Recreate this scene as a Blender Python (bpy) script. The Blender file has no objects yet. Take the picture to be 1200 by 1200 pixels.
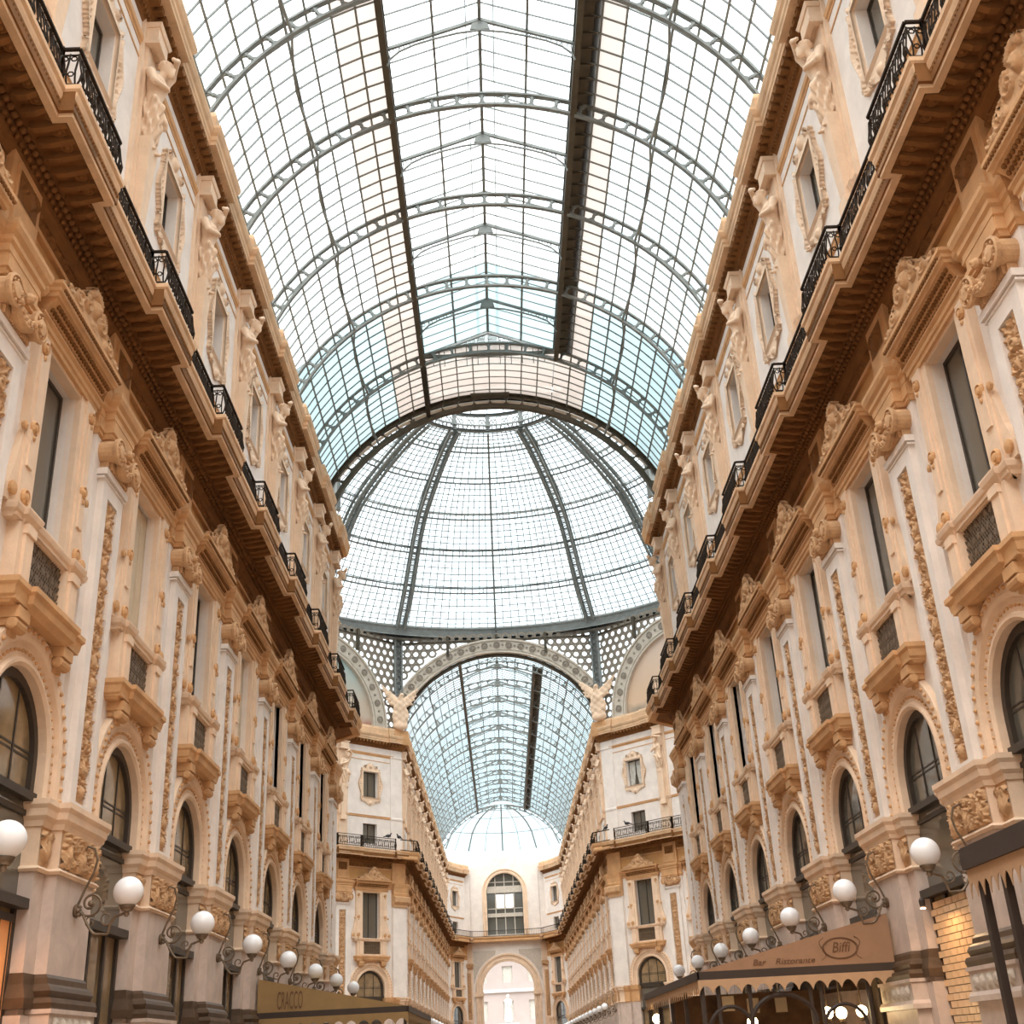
import bpy, math, random, numpy as np
from mathutils import Vector, Matrix
from mathutils.geometry import tessellate_polygon
random.seed(7); rng=np.random.RandomState(5)
S=bpy.context.scene; COL=S.collection; PI=math.pi
sin,cos=math.sin,math.cos
# ------------------------------------------------------------------ camera, sky, light, exposure
def cam_setup():
    x0=-0.468; yaw,pitch,roll=math.radians(1.468),math.radians(24.735),math.radians(-3.032)
    f=Vector((sin(yaw)*cos(pitch),cos(yaw)*cos(pitch),sin(pitch)))
    r=Vector((cos(yaw),-sin(yaw),0)); u=r.cross(f)
    c,s=cos(roll),sin(roll); r,u=c*r+s*u,-s*r+c*u
    cd=bpy.data.cameras.new('camera'); cd.sensor_width=36; cd.lens=36*1375.1/1200; cd.clip_end=2000
    co=bpy.data.objects.new('camera',cd); COL.objects.link(co)
    M=Matrix((r,u,-f)).transposed().to_4x4(); M.translation=Vector((x0,0,1.6)); co.matrix_world=M
    S.camera=co
cam_setup()
W=bpy.data.worlds.new('sky'); S.world=W; W.use_nodes=True
def world():
    nt=W.node_tree; nt.nodes.clear(); N=nt.nodes.new; L=nt.links.new
    out=N('ShaderNodeOutputWorld'); bg=N('ShaderNodeBackground'); tc=N('ShaderNodeTexCoord')
    sep=N('ShaderNodeSeparateXYZ'); ns=N('ShaderNodeTexNoise'); ns.inputs['Scale'].default_value=2.2; ns.inputs['Detail'].default_value=5
    L(tc.outputs['Generated'],ns.inputs['Vector']); L(tc.outputs['Generated'],sep.inputs[0])
    r1=N('ShaderNodeValToRGB'); r1.color_ramp.elements[0].position=.40; r1.color_ramp.elements[1].position=.60
    r1.color_ramp.elements[0].color=(.62,.80,.88,1); r1.color_ramp.elements[1].color=(1,1,1,1)
    L(ns.outputs['Fac'],r1.inputs[0])
    # overcast dome: brighter towards the zenith, paler blue towards the horizon
    r2=N('ShaderNodeValToRGB'); e=r2.color_ramp.elements
    e[0].position=0; e[0].color=(.55,.56,.56,1); e[1].position=.75; e[1].color=(1,1,1,1)
    L(sep.outputs['Z'],r2.inputs[0])
    mx=N('ShaderNodeMixRGB'); mx.blend_type='MULTIPLY'; mx.inputs[0].default_value=1
    L(r1.outputs[0],mx.inputs[1]); L(r2.outputs[0],mx.inputs[2]); L(mx.outputs[0],bg.inputs[0])
    bg.inputs[1].default_value=1.9; L(bg.outputs[0],out.inputs[0])
world()
sd=bpy.data.lights.new('sun','SUN'); sd.energy=4.2; sd.angle=math.radians(80); sd.color=(1,.95,.88)
so=bpy.data.objects.new('sun',sd); COL.objects.link(so); so.rotation_euler=(math.radians(15),math.radians(-4),0)
S.view_settings.view_transform='Standard'; S.view_settings.look='None'; S.view_settings.gamma=1
S.view_settings.use_curve_mapping=False; S.view_settings.exposure=0.78
S.cycles.max_bounces=7; S.cycles.diffuse_bounces=4; S.cycles.transparent_max_bounces=24; S.cycles.use_denoising=True
# ------------------------------------------------------------------ materials
def mat(name,col,rough=.8,var=.12,scale=1.5,bump=0,metal=0,bscale=30,vein=0,emit=0,spec=.3,col2=None):
    m=bpy.data.materials.new(name); m.use_nodes=True; nt=m.node_tree; b=nt.nodes['Principled BSDF']
    N=nt.nodes.new; L=nt.links.new
    b.inputs['Roughness'].default_value=rough; b.inputs['Metallic'].default_value=metal; b.inputs['Specular IOR Level'].default_value=spec
    b.inputs['Base Color'].default_value=(*col,1)
    if var or vein:
        tc=N('ShaderNodeTexCoord'); n=N('ShaderNodeTexNoise'); n.inputs['Scale'].default_value=scale; n.inputs['Detail'].default_value=6; n.inputs['Roughness'].default_value=.65
        if vein: n.inputs['Distortion'].default_value=vein
        L(tc.outputs['Object'],n.inputs['Vector'])
        r=N('ShaderNodeValToRGB'); r.color_ramp.elements[0].position=.3; r.color_ramp.elements[1].position=.7
        c2=col2 or tuple(c*(1-var*2.2) for c in col)
        r.color_ramp.elements[0].color=(*c2,1); r.color_ramp.elements[1].color=(*[min(1,c*(1+var*.5)) for c in col],1)
        L(n.outputs['Fac'],r.inputs[0]); L(r.outputs[0],b.inputs['Base Color'])
    if bump:
        tc=N('ShaderNodeTexCoord'); n=N('ShaderNodeTexNoise'); n.inputs['Scale'].default_value=bscale; n.inputs['Detail'].default_value=3
        L(tc.outputs['Object'],n.inputs['Vector']); bp=N('ShaderNodeBump'); bp.inputs['Strength'].default_value=bump; bp.inputs['Distance'].default_value=.03
        L(n.outputs['Fac'],bp.inputs['Height']); L(bp.outputs[0],b.inputs['Normal'])
    if emit:
        b.inputs['Emission Color'].default_value=(*col,1); b.inputs['Emission Strength'].default_value=emit
    return m
def glass_mat(name,tint,gloss=.08,dirt=.0,dcol=(.8,.8,.78)):
    m=bpy.data.materials.new(name); m.use_nodes=True; nt=m.node_tree; nt.nodes.clear(); N=nt.nodes.new; L=nt.links.new
    o=N('ShaderNodeOutputMaterial'); t=N('ShaderNodeBsdfTransparent'); t.inputs[0].default_value=(*tint,1)
    g=N('ShaderNodeBsdfGlossy'); g.inputs['Roughness'].default_value=.05; g.inputs[0].default_value=(.9,.95,.95,1)
    mx=N('ShaderNodeMixShader'); mx.inputs[0].default_value=gloss; L(t.outputs[0],mx.inputs[1]); L(g.outputs[0],mx.inputs[2])
    last=mx
    if dirt:
        d=N('ShaderNodeBsdfTranslucent'); d.inputs[0].default_value=(*dcol,1); m2=N('ShaderNodeMixShader'); m2.inputs[0].default_value=dirt
        L(mx.outputs[0],m2.inputs[1]); L(d.outputs[0],m2.inputs[2]); last=m2
    L(last.outputs[0],o.inputs[0]); return m
M={}
M['plaster']=mat('pale_plaster',(.83,.75,.69),.85,.07,1.2,.12)
M['peach']=mat('peach_stone',(.82,.61,.44),.8,.08,1.5,.15)
M['ochre']=mat('ochre_stone',(.66,.38,.185),.8,.1,2,.2)
M['cornice']=mat('weathered_cornice_stone',(.74,.50,.31),.8,.12,1.6,.2)
M['carved']=mat('carved_ochre_stone',(.64,.39,.21),.8,.12,5,.25)
M['soffit']=mat('shade_darkened_ochre_paint',(.23,.098,.028),.85,.12,2,.15)  # ochre paint with the shade under the cornices put into its colour
M['niche']=mat('golden_ochre_paint',(.60,.33,.13),.85,.1,1.5)
M['marble']=mat('pink_grey_marble',(.62,.50,.43),.45,.1,1.6,0,vein=1.2)
M['dark_stone']=mat('dark_bronze_stone',(.10,.06,.035),.45,.15,4,.1)
M['frieze_stone']=mat('carved_grey_stone',(.60,.52,.44),.7,.12,8,.3)
M['iron']=mat('dark_iron',(.035,.025,.018),.75,.1,5,spec=.08)
M['bronze']=mat('aged_bronze',(.20,.14,.09),.5,.2,9,metal=.3)
M['frame']=mat('dark_brown_frame',(.055,.042,.032),.45,.1,3)
M['steel']=mat('grey_green_steel',(.22,.235,.225),.55,.12,3)
M['steel_dark']=mat('brown_painted_steel',(.085,.068,.045),.6,.15,3)
M['ring_dark']=mat('brown_grey_pierced_metal',(.30,.26,.21),.7,.1,3)
M['steel_pale']=mat('pale_pierced_metal',(.58,.52,.44),.6,.1,3)
M['glass']=glass_mat('clear_roof_glass',(.97,.985,.99),.03)
M['soiled']=glass_mat('beige_soiled_glass',(.54,.505,.48),.03,.5,(.58,.53,.50))
M['teal']=glass_mat('sky_haze_teal_glass',(.52,.58,.59),.03,.7,(.50,.57,.585))  # blue sky haze put into the pane colour, veiling the crossing behind
M['window']=mat('dark_window_glass',(.11,.10,.08),.06,0,spec=.9)
M['curtain']=mat('pale_curtain',(.55,.53,.48),.9,.15,6)
M['warmglass']=mat('amber_window_glass',(.30,.20,.10),.08,.3,.9,spec=.8,col2=(.10,.075,.05))
M['opal']=mat('opal_white_globe',(.86,.86,.88),.25,0,spec=.5)
M['floor']=mat('floor_marble',(.40,.29,.21),.35,.15,.6,vein=.6)
M['awn_brown']=mat('brown_canvas',(.34,.20,.12),.85,.06,3,.1,bscale=200)
M['awn_tan']=mat('tan_canvas',(.50,.32,.19),.85,.06,3,.1,bscale=200)
M['awn_olive']=mat('olive_gold_canvas',(.32,.20,.085),.85,.06,3,.1,bscale=200)
M['awn_edge']=mat('dark_awning_rail',(.05,.035,.028),.5,.05,3)
M['lettering']=mat('dark_brown_lettering',(.15,.075,.04),.8,0)
M['brick']=mat('glazed_cream_tile',(.78,.52,.30),.35,.1,3,.05)
M['mortar']=mat('dark_mortar',(.10,.05,.025),.9,.1,5)
M['lamp_on']=mat('lit_bulb_glass',(1,.75,.4),.4,0,emit=14)
M['spot_on']=mat('lit_spot_glass',(1,.62,.35),.4,0,emit=10)
M['orange_wall']=mat('orange_shop_wall',(.95,.42,.16),.6,.08,1)
M['interior']=mat('shop_interior_wood',(.22,.12,.06),.7,.3,1.2)
M['cream_panel']=mat('cream_shutter',(.62,.50,.36),.7,.08,2)
M['bird']=mat('dark_pigeon_feathers',(.05,.045,.05),.7,.2,9)
# ------------------------------------------------------------------ mesh tools
class MB:
    def __init__(s): s.v=[]; s.f=[]
    def add(s,v,f):
        b=len(s.v); s.v+= [tuple(p) for p in v]; s.f+=[tuple(i+b for i in q) for q in f]; return s
    def box(s,x0,x1,y0,y1,z0,z1):
        v=[(x,y,z) for z in(z0,z1) for y in(y0,y1) for x in(x0,x1)]
        return s.add(v,[(0,2,3,1),(4,5,7,6),(0,1,5,4),(2,6,7,3),(0,4,6,2),(1,3,7,5)])
    def taper(s,x0,x1,y0,y1,z0,X0,X1,Y0,Y1,z1):
        v=[(x0,y0,z0),(x1,y0,z0),(x0,y1,z0),(x1,y1,z0),(X0,Y0,z1),(X1,Y0,z1),(X0,Y1,z1),(X1,Y1,z1)]
        return s.add(v,[(0,2,3,1),(4,5,7,6),(0,1,5,4),(2,6,7,3),(0,4,6,2),(1,3,7,5)])
    def bar(s,a,b,w,h=None,up=(0,0,1)):
        a=Vector(a); b=Vector(b); d=(b-a); 
        if d.length<1e-6: return s
        d.normalize(); u=Vector(up)
        if abs(d.dot(u))>.98: u=Vector((0,1,0)) if abs(d.y)<.9 else Vector((1,0,0))
        x=d.cross(u).normalized(); z=x.cross(d); h=h or w
        v=[p+x*(i*w/2)+z*(j*h/2) for p in(a,b) for j in(-1,1) for i in(-1,1)]
        return s.add(v,[(0,1,3,2),(4,6,7,5),(0,4,5,1),(2,3,7,6),(0,2,6,4),(1,5,7,3)])
    def tube(s,pts,r,n=6,cap=True):
        pts=[Vector(p) for p in pts]; rs=r if isinstance(r,(list,tuple)) else [r]*len(pts)
        ref=None; V=[]
        for i,p in enumerate(pts):
            d=(pts[min(i+1,len(pts)-1)]-pts[max(i-1,0)]).normalized()
            if ref is None:
                ref=Vector((0,0,1)) if abs(d.z)<.9 else Vector((1,0,0))
            x=d.cross(ref).normalized(); y=x.cross(d).normalized(); ref=y if abs(d.dot(y))<.9 else ref
            V+=[p+(x*cos(2*PI*k/n)+y*sin(2*PI*k/n))*rs[i] for k in range(n)]
        F=[(i*n+k,i*n+(k+1)%n,(i+1)*n+(k+1)%n,(i+1)*n+k) for i in range(len(pts)-1) for k in range(n)]
        if cap: F+=[tuple(range(n)),tuple(range((len(pts)-1)*n,len(pts)*n))]
        return s.add(V,F)
    def lathe(s,prof,c=(0,0,0),n=16,axis='z'):
        V=[]
        for r,z in prof:
            for k in range(n):
                a=2*PI*k/n; p=(r*cos(a),r*sin(a),z)
                if axis=='y': p=(p[0],p[2],p[1])
                if axis=='x': p=(p[2],p[0],p[1])
                V.append((p[0]+c[0],p[1]+c[1],p[2]+c[2]))
        F=[(i*n+k,i*n+(k+1)%n,(i+1)*n+(k+1)%n,(i+1)*n+k) for i in range(len(prof)-1) for k in range(n)]
        F+=[tuple(range(n)),tuple(range((len(prof)-1)*n,len(prof)*n))]
        return s.add(V,F)
    def sphere(s,c,r,n=16,m=10,sq=(1,1,1)):
        V=[];F=[]
        for i in range(m+1):
            t=PI*i/m
            for k in range(n):
                a=2*PI*k/n; V.append((c[0]+r*sq[0]*sin(t)*cos(a),c[1]+r*sq[1]*sin(t)*sin(a),c[2]+r*sq[2]*cos(t)))
        F=[(i*n+k,i*n+(k+1)%n,(i+1)*n+(k+1)%n,(i+1)*n+k) for i in range(m) for k in range(n)]
        return s.add(V,F)
    def sweep(s,prof,P,Nn,B,closed=False,cap=True):
        """prof [(a,b)] ; vertex = P+a*N+b*B ; P,N lists"""
        n=len(prof); V=[]
        for p,nn in zip(P,Nn):
            for a,b in prof: V.append(Vector(p)+Vector(nn)*a+Vector(B)*b)
        m=len(P); F=[]
        for i in range(m if closed else m-1):
            j=(i+1)%m
            for k in range(n): F.append((i*n+k,i*n+(k+1)%n,j*n+(k+1)%n,j*n+k))
        if cap and not closed: F+=[tuple(range(n)),tuple(range((m-1)*n,m*n))]
        return s.add(V,F)
    def plan(s,prof,path,cap=True):
        """moulding with profile [(out,z)] along a plan path [(x,y)]; outward is to the left of travel ... mitred"""
        P=[Vector((x,y,0)) for x,y in path]; Ns=[]
        for i in range(len(P)):
            ns=[]
            for a,b in ((i-1,i),(i,i+1)):
                if a>=0 and b<len(P):
                    d=(P[b]-P[a]).normalized(); ns.append(Vector((d.y,-d.x,0)))
            if len(ns)==2:
                m=(ns[0]+ns[1]).normalized(); m=m/max(.35,m.dot(ns[0])); Ns.append(m)
            else: Ns.append(ns[0])
        return s.sweep(prof,P,Ns,(0,0,1),cap=cap)
    def plate(s,loops,y0,y1,back=True):
        """polygon with holes in the x-z plane, from y0 (back) to y1 (front)"""
        L3=[[Vector((x,z,0)) for x,z in lp] for lp in loops]
        tri=tessellate_polygon(L3); flat=[p for lp in loops for p in lp]; n=len(flat)
        V=[(x,y1,z) for x,z in flat]+[(x,y0,z) for x,z in flat]
        F=[tuple(t) for t in tri]
        if back: F+=[tuple(i+n for i in t) for t in tri]
        o=0
        for lp in loops:
            m=len(lp)
            F+=[(o+i,o+(i+1)%m,o+(i+1)%m+n,o+i+n) for i in range(m)]; o+=m
        return s.add(V,F)
    def mesh(s,name,smooth=False):
        me=bpy.data.meshes.new(name); me.from_pydata([tuple(p) for p in s.v],[],s.f); me.update()
        if smooth: me.polygons.foreach_set('use_smooth',[True]*len(me.polygons))
        return me
def npmesh(name,V,F,smooth=True):
    me=bpy.data.meshes.new(name); me.from_pydata(V.tolist() if hasattr(V,'tolist') else V,[],F.tolist() if hasattr(F,'tolist') else F); me.update()
    if smooth: me.polygons.foreach_set('use_smooth',[True]*len(me.polygons))
    return me
def arc(cx,cz,r,a0,a1,n): return [(cx+r*cos(a0+(a1-a0)*i/n),cz+r*sin(a0+(a1-a0)*i/n)) for i in range(n+1)]
def rect(x0,x1,z0,z1): return [(x0,z0),(x1,z0),(x1,z1),(x0,z1)]
def archloop(r,z0,zc,n=14): return [(r,z0)]+arc(0,zc,r,0,PI,n)+[(-r,z0)]
# carved relief as a height grid ------------------------------------
class Relief:
    def __init__(s,w,h,res):
        s.w,s.h,s.res=w,h,res; nu,nv=int(round(w/res))+1,int(round(h/res))+1
        s.u=np.linspace(-w/2,w/2,nu); s.v=np.linspace(0,h,nv); s.H=np.zeros((nv,nu))
    def blob(s,u,v,a,b=None,ang=0,h=.04,ring=0,mir=True):
        for sg in ((1,-1) if mir and abs(u)>1e-4 else (1,)):
            uu=u*sg; an=ang*sg; b_=b or a; R=max(a,b_)*1.05
            i0,i1=np.searchsorted(s.v,[v-R,v+R]); j0,j1=np.searchsorted(s.u,[uu-R,uu+R])
            if i0>=i1 or j0>=j1: continue
            U,V=np.meshgrid(s.u[j0:j1]-uu,s.v[i0:i1]-v); c,sn=cos(an),sin(an)
            x=(U*c+V*sn)/a; y=(-U*sn+V*c)/b_; d=np.sqrt(x*x+y*y)
            k=np.sqrt(np.clip(1-d*d,0,1)) if not ring else np.sqrt(np.clip(1-((d-(1-ring))/ring)**2,0,1))
            s.H[i0:i1,j0:j1]=np.maximum(s.H[i0:i1,j0:j1],k*h)
        return s
    def stroke(s,pts,r0,r1,h=.04,mir=True):
        n=len(pts)
        for i,(u,v) in enumerate(pts):
            r=r0+(r1-r0)*i/max(1,n-1); s.blob(u,v,r,h=h*(.6+.4*r/max(r0,r1)),mir=mir)
        return s
    def spiral(s,u,v,R,turns=1.4,a0=0,dr=1,w=.03,h=.05,mir=True):
        n=int(26*turns); P=[]
        for i in range(n+1):
            t=i/n; r=R*(1-.85*t); a=a0+dr*2*PI*turns*t; P.append((u+r*cos(a),v+r*sin(a)))
        s.stroke(P,w,w*.6,h,mir); s.blob(u,v,w*1.3,h=h*1.1,mir=mir); return s
    def leaf(s,u,v,l,w,ang,h=.05,mir=True):
        for k in range(5):
            a=ang+(k-2)*.36; q=1-.13*abs(k-2); s.blob(u+cos(a)*l*.45*q,v+sin(a)*l*.45*q,l*.48*q,w*.2,a,h*q,mir=mir)
        for k in range(4):
            for sd in(-1,1):
                t=.3+.2*k; s.blob(u+cos(ang)*l*t-sin(ang)*sd*w*.42,v+sin(ang)*l*t+cos(ang)*sd*w*.42,w*.2,w*.1,ang+sd*.8,h*.8,mir=mir)
        return s
    def flower(s,u,v,r,h=.05,mir=True):
        for k in range(6):
            a=k*PI/3; s.blob(u+cos(a)*r*.6,v+sin(a)*r*.6,r*.42,h=h*.8,mir=mir)
        s.blob(u,v,r*.3,h=h,mir=mir); return s
    def mesh(s,name,cut=False,eps=.004,back=.03,mask=None):
        nv,nu=s.H.shape; U,V=np.meshgrid(s.u,s.v)
        A=np.stack([U.ravel(),s.H.ravel(),V.ravel()],1)
        idx=np.arange(nv*nu).reshape(nv,nu)
        q=np.stack([idx[:-1,:-1],idx[:-1,1:],idx[1:,1:],idx[1:,:-1]],-1)
        if not cut:
            return npmesh(name,A,q.reshape(-1,4))
        solid=(s.H>eps)|(mask if mask is not None else False)
        k=solid[:-1,:-1]&solid[:-1,1:]&solid[1:,1:]&solid[1:,:-1]
        F=q[k]; n=nv*nu; B=A.copy(); B[:,1]=-back
        E={}
        for f in F.tolist():
            for i in range(4):
                e=(f[i],f[(i+1)%4])
                if (e[1],e[0]) in E: del E[(e[1],e[0])]
                else: E[e]=1
        side=[(a,b,b+n,a+n) for a,b in E]
        Fa=F.tolist()+(F[:,::-1]+n).tolist()+side
        allv=np.concatenate([A,B]); used=np.unique(np.array(Fa)); mp=-np.ones(2*n,int); mp[used]=np.arange(len(used))
        return npmesh(name,allv[used],mp[np.array(Fa)])
# smooth blended bodies by surface nets ------------------------------
def sdf_mesh(name,f,lo,hi,h):
    lo=np.array(lo,float); hi=np.array(hi,float); n=np.ceil((hi-lo)/h).astype(int)+1
    ax=[lo[i]+np.arange(n[i])*h for i in range(3)]; X,Y,Z=np.meshgrid(*ax,indexing='ij'); D=f(X,Y,Z)
    sgn=D<0; c=[(i,j,k) for i in(0,1) for j in(0,1) for k in(0,1)]
    sl=lambda A,o:A[o[0]:A.shape[0]-1+o[0],o[1]:A.shape[1]-1+o[1],o[2]:A.shape[2]-1+o[2]]
    cnt=sum(sl(sgn,o).astype(int) for o in c); act=(cnt>0)&(cnt<8)
    vid=-np.ones(act.shape,int); ijk=np.argwhere(act); vid[act]=np.arange(len(ijk))
    P=np.zeros((len(ijk),3)); Cn=np.zeros(len(ijk))
    for a in c:
        for d in range(3):
            if a[d]: continue
            b=list(a); b[d]=1
            va=D[ijk[:,0]+a[0],ijk[:,1]+a[1],ijk[:,2]+a[2]]; vb=D[ijk[:,0]+b[0],ijk[:,1]+b[1],ijk[:,2]+b[2]]
            m=(va<0)!=(vb<0); t=np.where(m,va/np.where(m,va-vb,1),0)
            pt=np.array(a)[None,:]+np.zeros((len(ijk),3)); pt[:,d]+=t; P+=pt*m[:,None]; Cn+=m
    V=lo+(ijk+P/Cn[:,None])*h; Fs=[]
    for d in range(3):
        s0=[slice(None)]*3; s1=[slice(None)]*3; s0[d]=slice(0,-1); s1[d]=slice(1,None)
        ch=sgn[tuple(s0)]!=sgn[tuple(s1)]; e=np.argwhere(ch); u,v=[(1,2),(2,0),(0,1)][d]
        ok=(e[:,u]>0)&(e[:,v]>0)&(e[:,u]<act.shape[u])&(e[:,v]<act.shape[v]); e=e[ok]
        q=[]
        for du,dv in((-1,-1),(0,-1),(0,0),(-1,0)):
            w=e.copy(); w[:,u]+=du; w[:,v]+=dv; q.append(vid[w[:,0],w[:,1],w[:,2]])
        q=np.stack(q,1); fl=~sgn[e[:,0],e[:,1],e[:,2]]; q[fl]=q[fl][:,::-1]; Fs.append(q)
    F=np.concatenate(Fs); F=F[(F>=0).all(1)]
    return npmesh(name,V,F)
def cap_(X,Y,Z,a,b,ra,rb):
    a=np.array(a,float); b=np.array(b,float); d=b-a; L=max(1e-9,(d@d))
    t=np.clip(((X-a[0])*d[0]+(Y-a[1])*d[1]+(Z-a[2])*d[2])/L,0,1)
    return np.sqrt((X-a[0]-t*d[0])**2+(Y-a[1]-t*d[1])**2+(Z-a[2]-t*d[2])**2)-(ra+(rb-ra)*t)
def ell_(X,Y,Z,c,r): 
    k=np.sqrt(((X-c[0])/r[0])**2+((Y-c[1])/r[1])**2+((Z-c[2])/r[2])**2); return (k-1)*min(r)
def smin(a,b,k):
    h=np.clip(.5+.5*(b-a)/k,0,1); return b*(1-h)+a*h-k*h*(1-h)
# ------------------------------------------------------------------ object tools
def ob(name,me,m,parent=None,loc=(0,0,0),rot=0,label=None,cat=None,group=None,kind=None,scale=None):
    if isinstance(me,MB): me=me.mesh(name)
    if me is not None and m is not None and not me.materials: me.materials.append(M[m])
    o=bpy.data.objects.new(name,me); COL.objects.link(o); o.parent=parent; o.location=loc
    if isinstance(rot,(int,float)): o.rotation_euler=(0,0,rot)
    else: o.rotation_euler=rot
    if scale: o.scale=scale
    if label: o['label']=label
    if cat: o['category']=cat
    if group: o['group']=group
    if kind: o['kind']=kind
    return o
def copy_tree(o,parent=None,loc=None,**kw):
    c=o.copy(); COL.objects.link(c); c.parent=parent
    if loc is not None: c.location=loc
    for ch in o.children: copy_tree(ch,c)
    for k,v in kw.items(): c[k]=v
    return c
ORD=['first','second','third','fourth','fifth','sixth','seventh','eighth','ninth','tenth','eleventh','twelfth','thirteenth','fourteenth','fifteenth','sixteenth']
B=4.85; HB=B/2; XW=7.25; YP=14.0; YF=84.9
# ================================================================== FACADE MODULES (bay local frame: x along wall, y outwards, z up)
MESH={}
def build_modules():
    D=MESH
    # --- walls with their openings
    hole=archloop(1.15,5.3,5.85); hole=[(x,z) for x,z in hole]
    w=MB().plate([[(-HB,5.3),(-1.3,5.3)]+[(x,z) for x,z in reversed(arc(0,5.85,1.3,0,PI,16))]+[(1.3,5.3),(HB,5.3),(HB,12.2),(-HB,12.2)],rect(-.72,.72,8.1,11.95)],-.55,0)
    D['arcade_wall']=(w.mesh('arcade_wall'),'plaster')
    w=MB().box(-HB,HB,-.4,-.02,12.2,14.1)
    D['frieze_wall']=(w.mesh('frieze_wall'),'niche')
    w=MB().plate([rect(-HB,HB,14.3,23.2),rect(-.6,.6,15.2,16.55),rect(-.62,.62,18.35,20.15)],-.6,-.08)
    D['attic_wall']=(w.mesh('attic_wall'),'plaster')
    # --- archivolt with bead rows
    prof=[(0,-.5),(0,.05),(.05,.09),(.1,.09),(.13,.03),(.33,.03),(.36,.1),(.42,.12),(.6,.12),(.62,.0)]
    pts=[(1.15,5.3)]+arc(0,5.85,1.15,0,PI,20)+[(-1.15,5.3)]
    P=[(x,0,z) for x,z in pts]; Ns=[(1,0,0)]+[(cos(PI*i/20),0,sin(PI*i/20)) for i in range(21)]+[(-1,0,0)]
    D['archivolt']=(MB().sweep(prof,P,Ns,(0,1,0),cap=False).mesh('archivolt'),'peach')
    b=MB()
    for rr,r0,n in((1.375,.028,40),(1.66,.04,34)):
        L0=.55; tot=2*L0+PI*rr
        for i in range(n):
            t=(i+.5)/n*tot
            if t<L0: p=(rr,5.3+t)
            elif t>tot-L0: p=(-rr,5.3+tot-t)
            else: a=(t-L0)/rr; p=(rr*cos(a),5.85+rr*sin(a))
            b.sphere((p[0],.05 if rr<1.5 else .13,p[1]),r0,6,4)
    D['bead_row']=(b.mesh('bead_row',True),'ochre')
    # --- ledge and brackets above the arch
    path=[(-1.32,-.02),(-1.32,.28),(-.85,.28),(-.85,.36),(.85,.36),(.85,.28),(1.32,.28),(1.32,-.02)][::-1]
    lp=[(-.25,7.56),(-.06,7.56),(-.03,7.62),(.02,7.66),(.04,7.78),(.08,7.82),(.08,7.9),(-.25,7.9)]
    b=MB().plan(lp,path); b.box(-1.3,1.3,0,.3,7.6,7.88)
    D['ledge']=(b.mesh('ledge'),'ochre')
    b=MB(); b.box(-.2,.2,0,.3,7.4,7.57); b.box(-.16,.16,0,.24,7.3,7.4); b.box(-.11,.11,0,.17,7.18,7.3); b.lathe([(.06,-.2),(.09,-.18),(.09,.18),(.06,.2)],(0,.2,7.33),10,'x')
    D['bracket']=(b.mesh('bracket'),'ochre')
    # --- pedestals, grille, sill
    b=MB()
    for sg in(-1,1):
        b.box(*sorted((sg*.7,sg*1.22)),0,.2,7.9,8.8); b.box(*sorted((sg*.8,sg*1.08)),.2,.25,7.98,8.72)
    b.box(-.7,.7,0,.16,7.9,8.02)
    D['window_pedestal']=(b.mesh('window_pedestal'),'peach')
    b=MB().box(-.7,.7,.04,.08,8.02,8.8)
    for i in range(19):
        t=-.7+1.4*i/18
        b.bar((t,.1,8.02),(min(.7,t+.5),.1,8.02+min(.78,(min(.7,t+.5)-t)*1.56)),.02); b.bar((t,.1,8.02),(max(-.7,t-.5),.1,8.02+min(.78,(t-max(-.7,t-.5))*1.56)),.02)
    for i in range(7):
        for j in range(4): b.lathe([(.05,-.012),(.07,0),(.05,.012)],(-.6+.2*i,.1,8.12+.2*j),8,'y')
    D['grille']=(b.mesh('grille'),'bronze')
    path=[(-1.45,0),(-1.45,.2),(-1.2,.2),(-1.2,.27),(-.72,.27),(-.72,.2),(.72,.2),(.72,.27),(1.2,.27),(1.2,.2),(1.45,.2),(1.45,0)][::-1]
    b=MB().plan([(-.3,8.8),(-.05,8.8),(-.03,8.86),(.03,8.9),(.05,8.97),(.05,9.0),(-.3,9.0)],path); b.box(-1.4,1.4,-.3,.2,8.82,8.99)
    for sg in(-1,1): b.box(*sorted((sg*.78,sg*1.1)),.2,.28,8.66,8.8)
    D['sill']=(b.mesh('sill'),'peach')
    # --- window surround with consoles and medallions
    b=MB()
    for sg in(-1,1):
        b.box(*sorted((sg*.72,sg*.9)),-.1,.1,9,12.0); b.box(*sorted((sg*.9,sg*1.28)),0,.14,9,12.0); b.box(*sorted((sg*1.0,sg*1.2)),.14,.17,9.7,11.6)
        # curved shoulder at the foot of each jamb
        pr=[(sg*1.28,9.0),(sg*1.62,9.0),(sg*1.6,9.25),(sg*1.45,9.6),(sg*1.36,10.0),(sg*1.28,10.3)]
        b.plate([pr if sg>0 else pr[::-1]],0,.1)
    b.box(-.72,.72,-.1,.08,11.93,12.0)
    D['window_surround']=(b.mesh('window_surround'),'peach')
    b=MB()
    for sg in(-1,1):
        for z,r in((10.35,.12),(9.22,.13),(11.75,.11)):
            b.lathe([(r*.95,.13),(r,.17),(r*.8,.2),(r*.6,.165),(r*.45,.2),(.01,.21)],(sg*1.1,0,z),12,'y')
            b.lathe([(.04,.15),(.05,.18),(.01,.2)],(sg*1.1,0,z-.17),8,'y')
        b.lathe([(.1,.09),(.11,.15),(.07,.17),(.01,.18)],(sg*1.48,0,9.2),12,'y'); b.lathe([(.06,.09),(.07,.15),(.01,.17)],(sg*1.36,0,10.28),10,'y')
    D['scroll']=(b.mesh('scroll',False),'ochre')
    # --- hood with pebbled frieze and carved crest
    b=MB()
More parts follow.
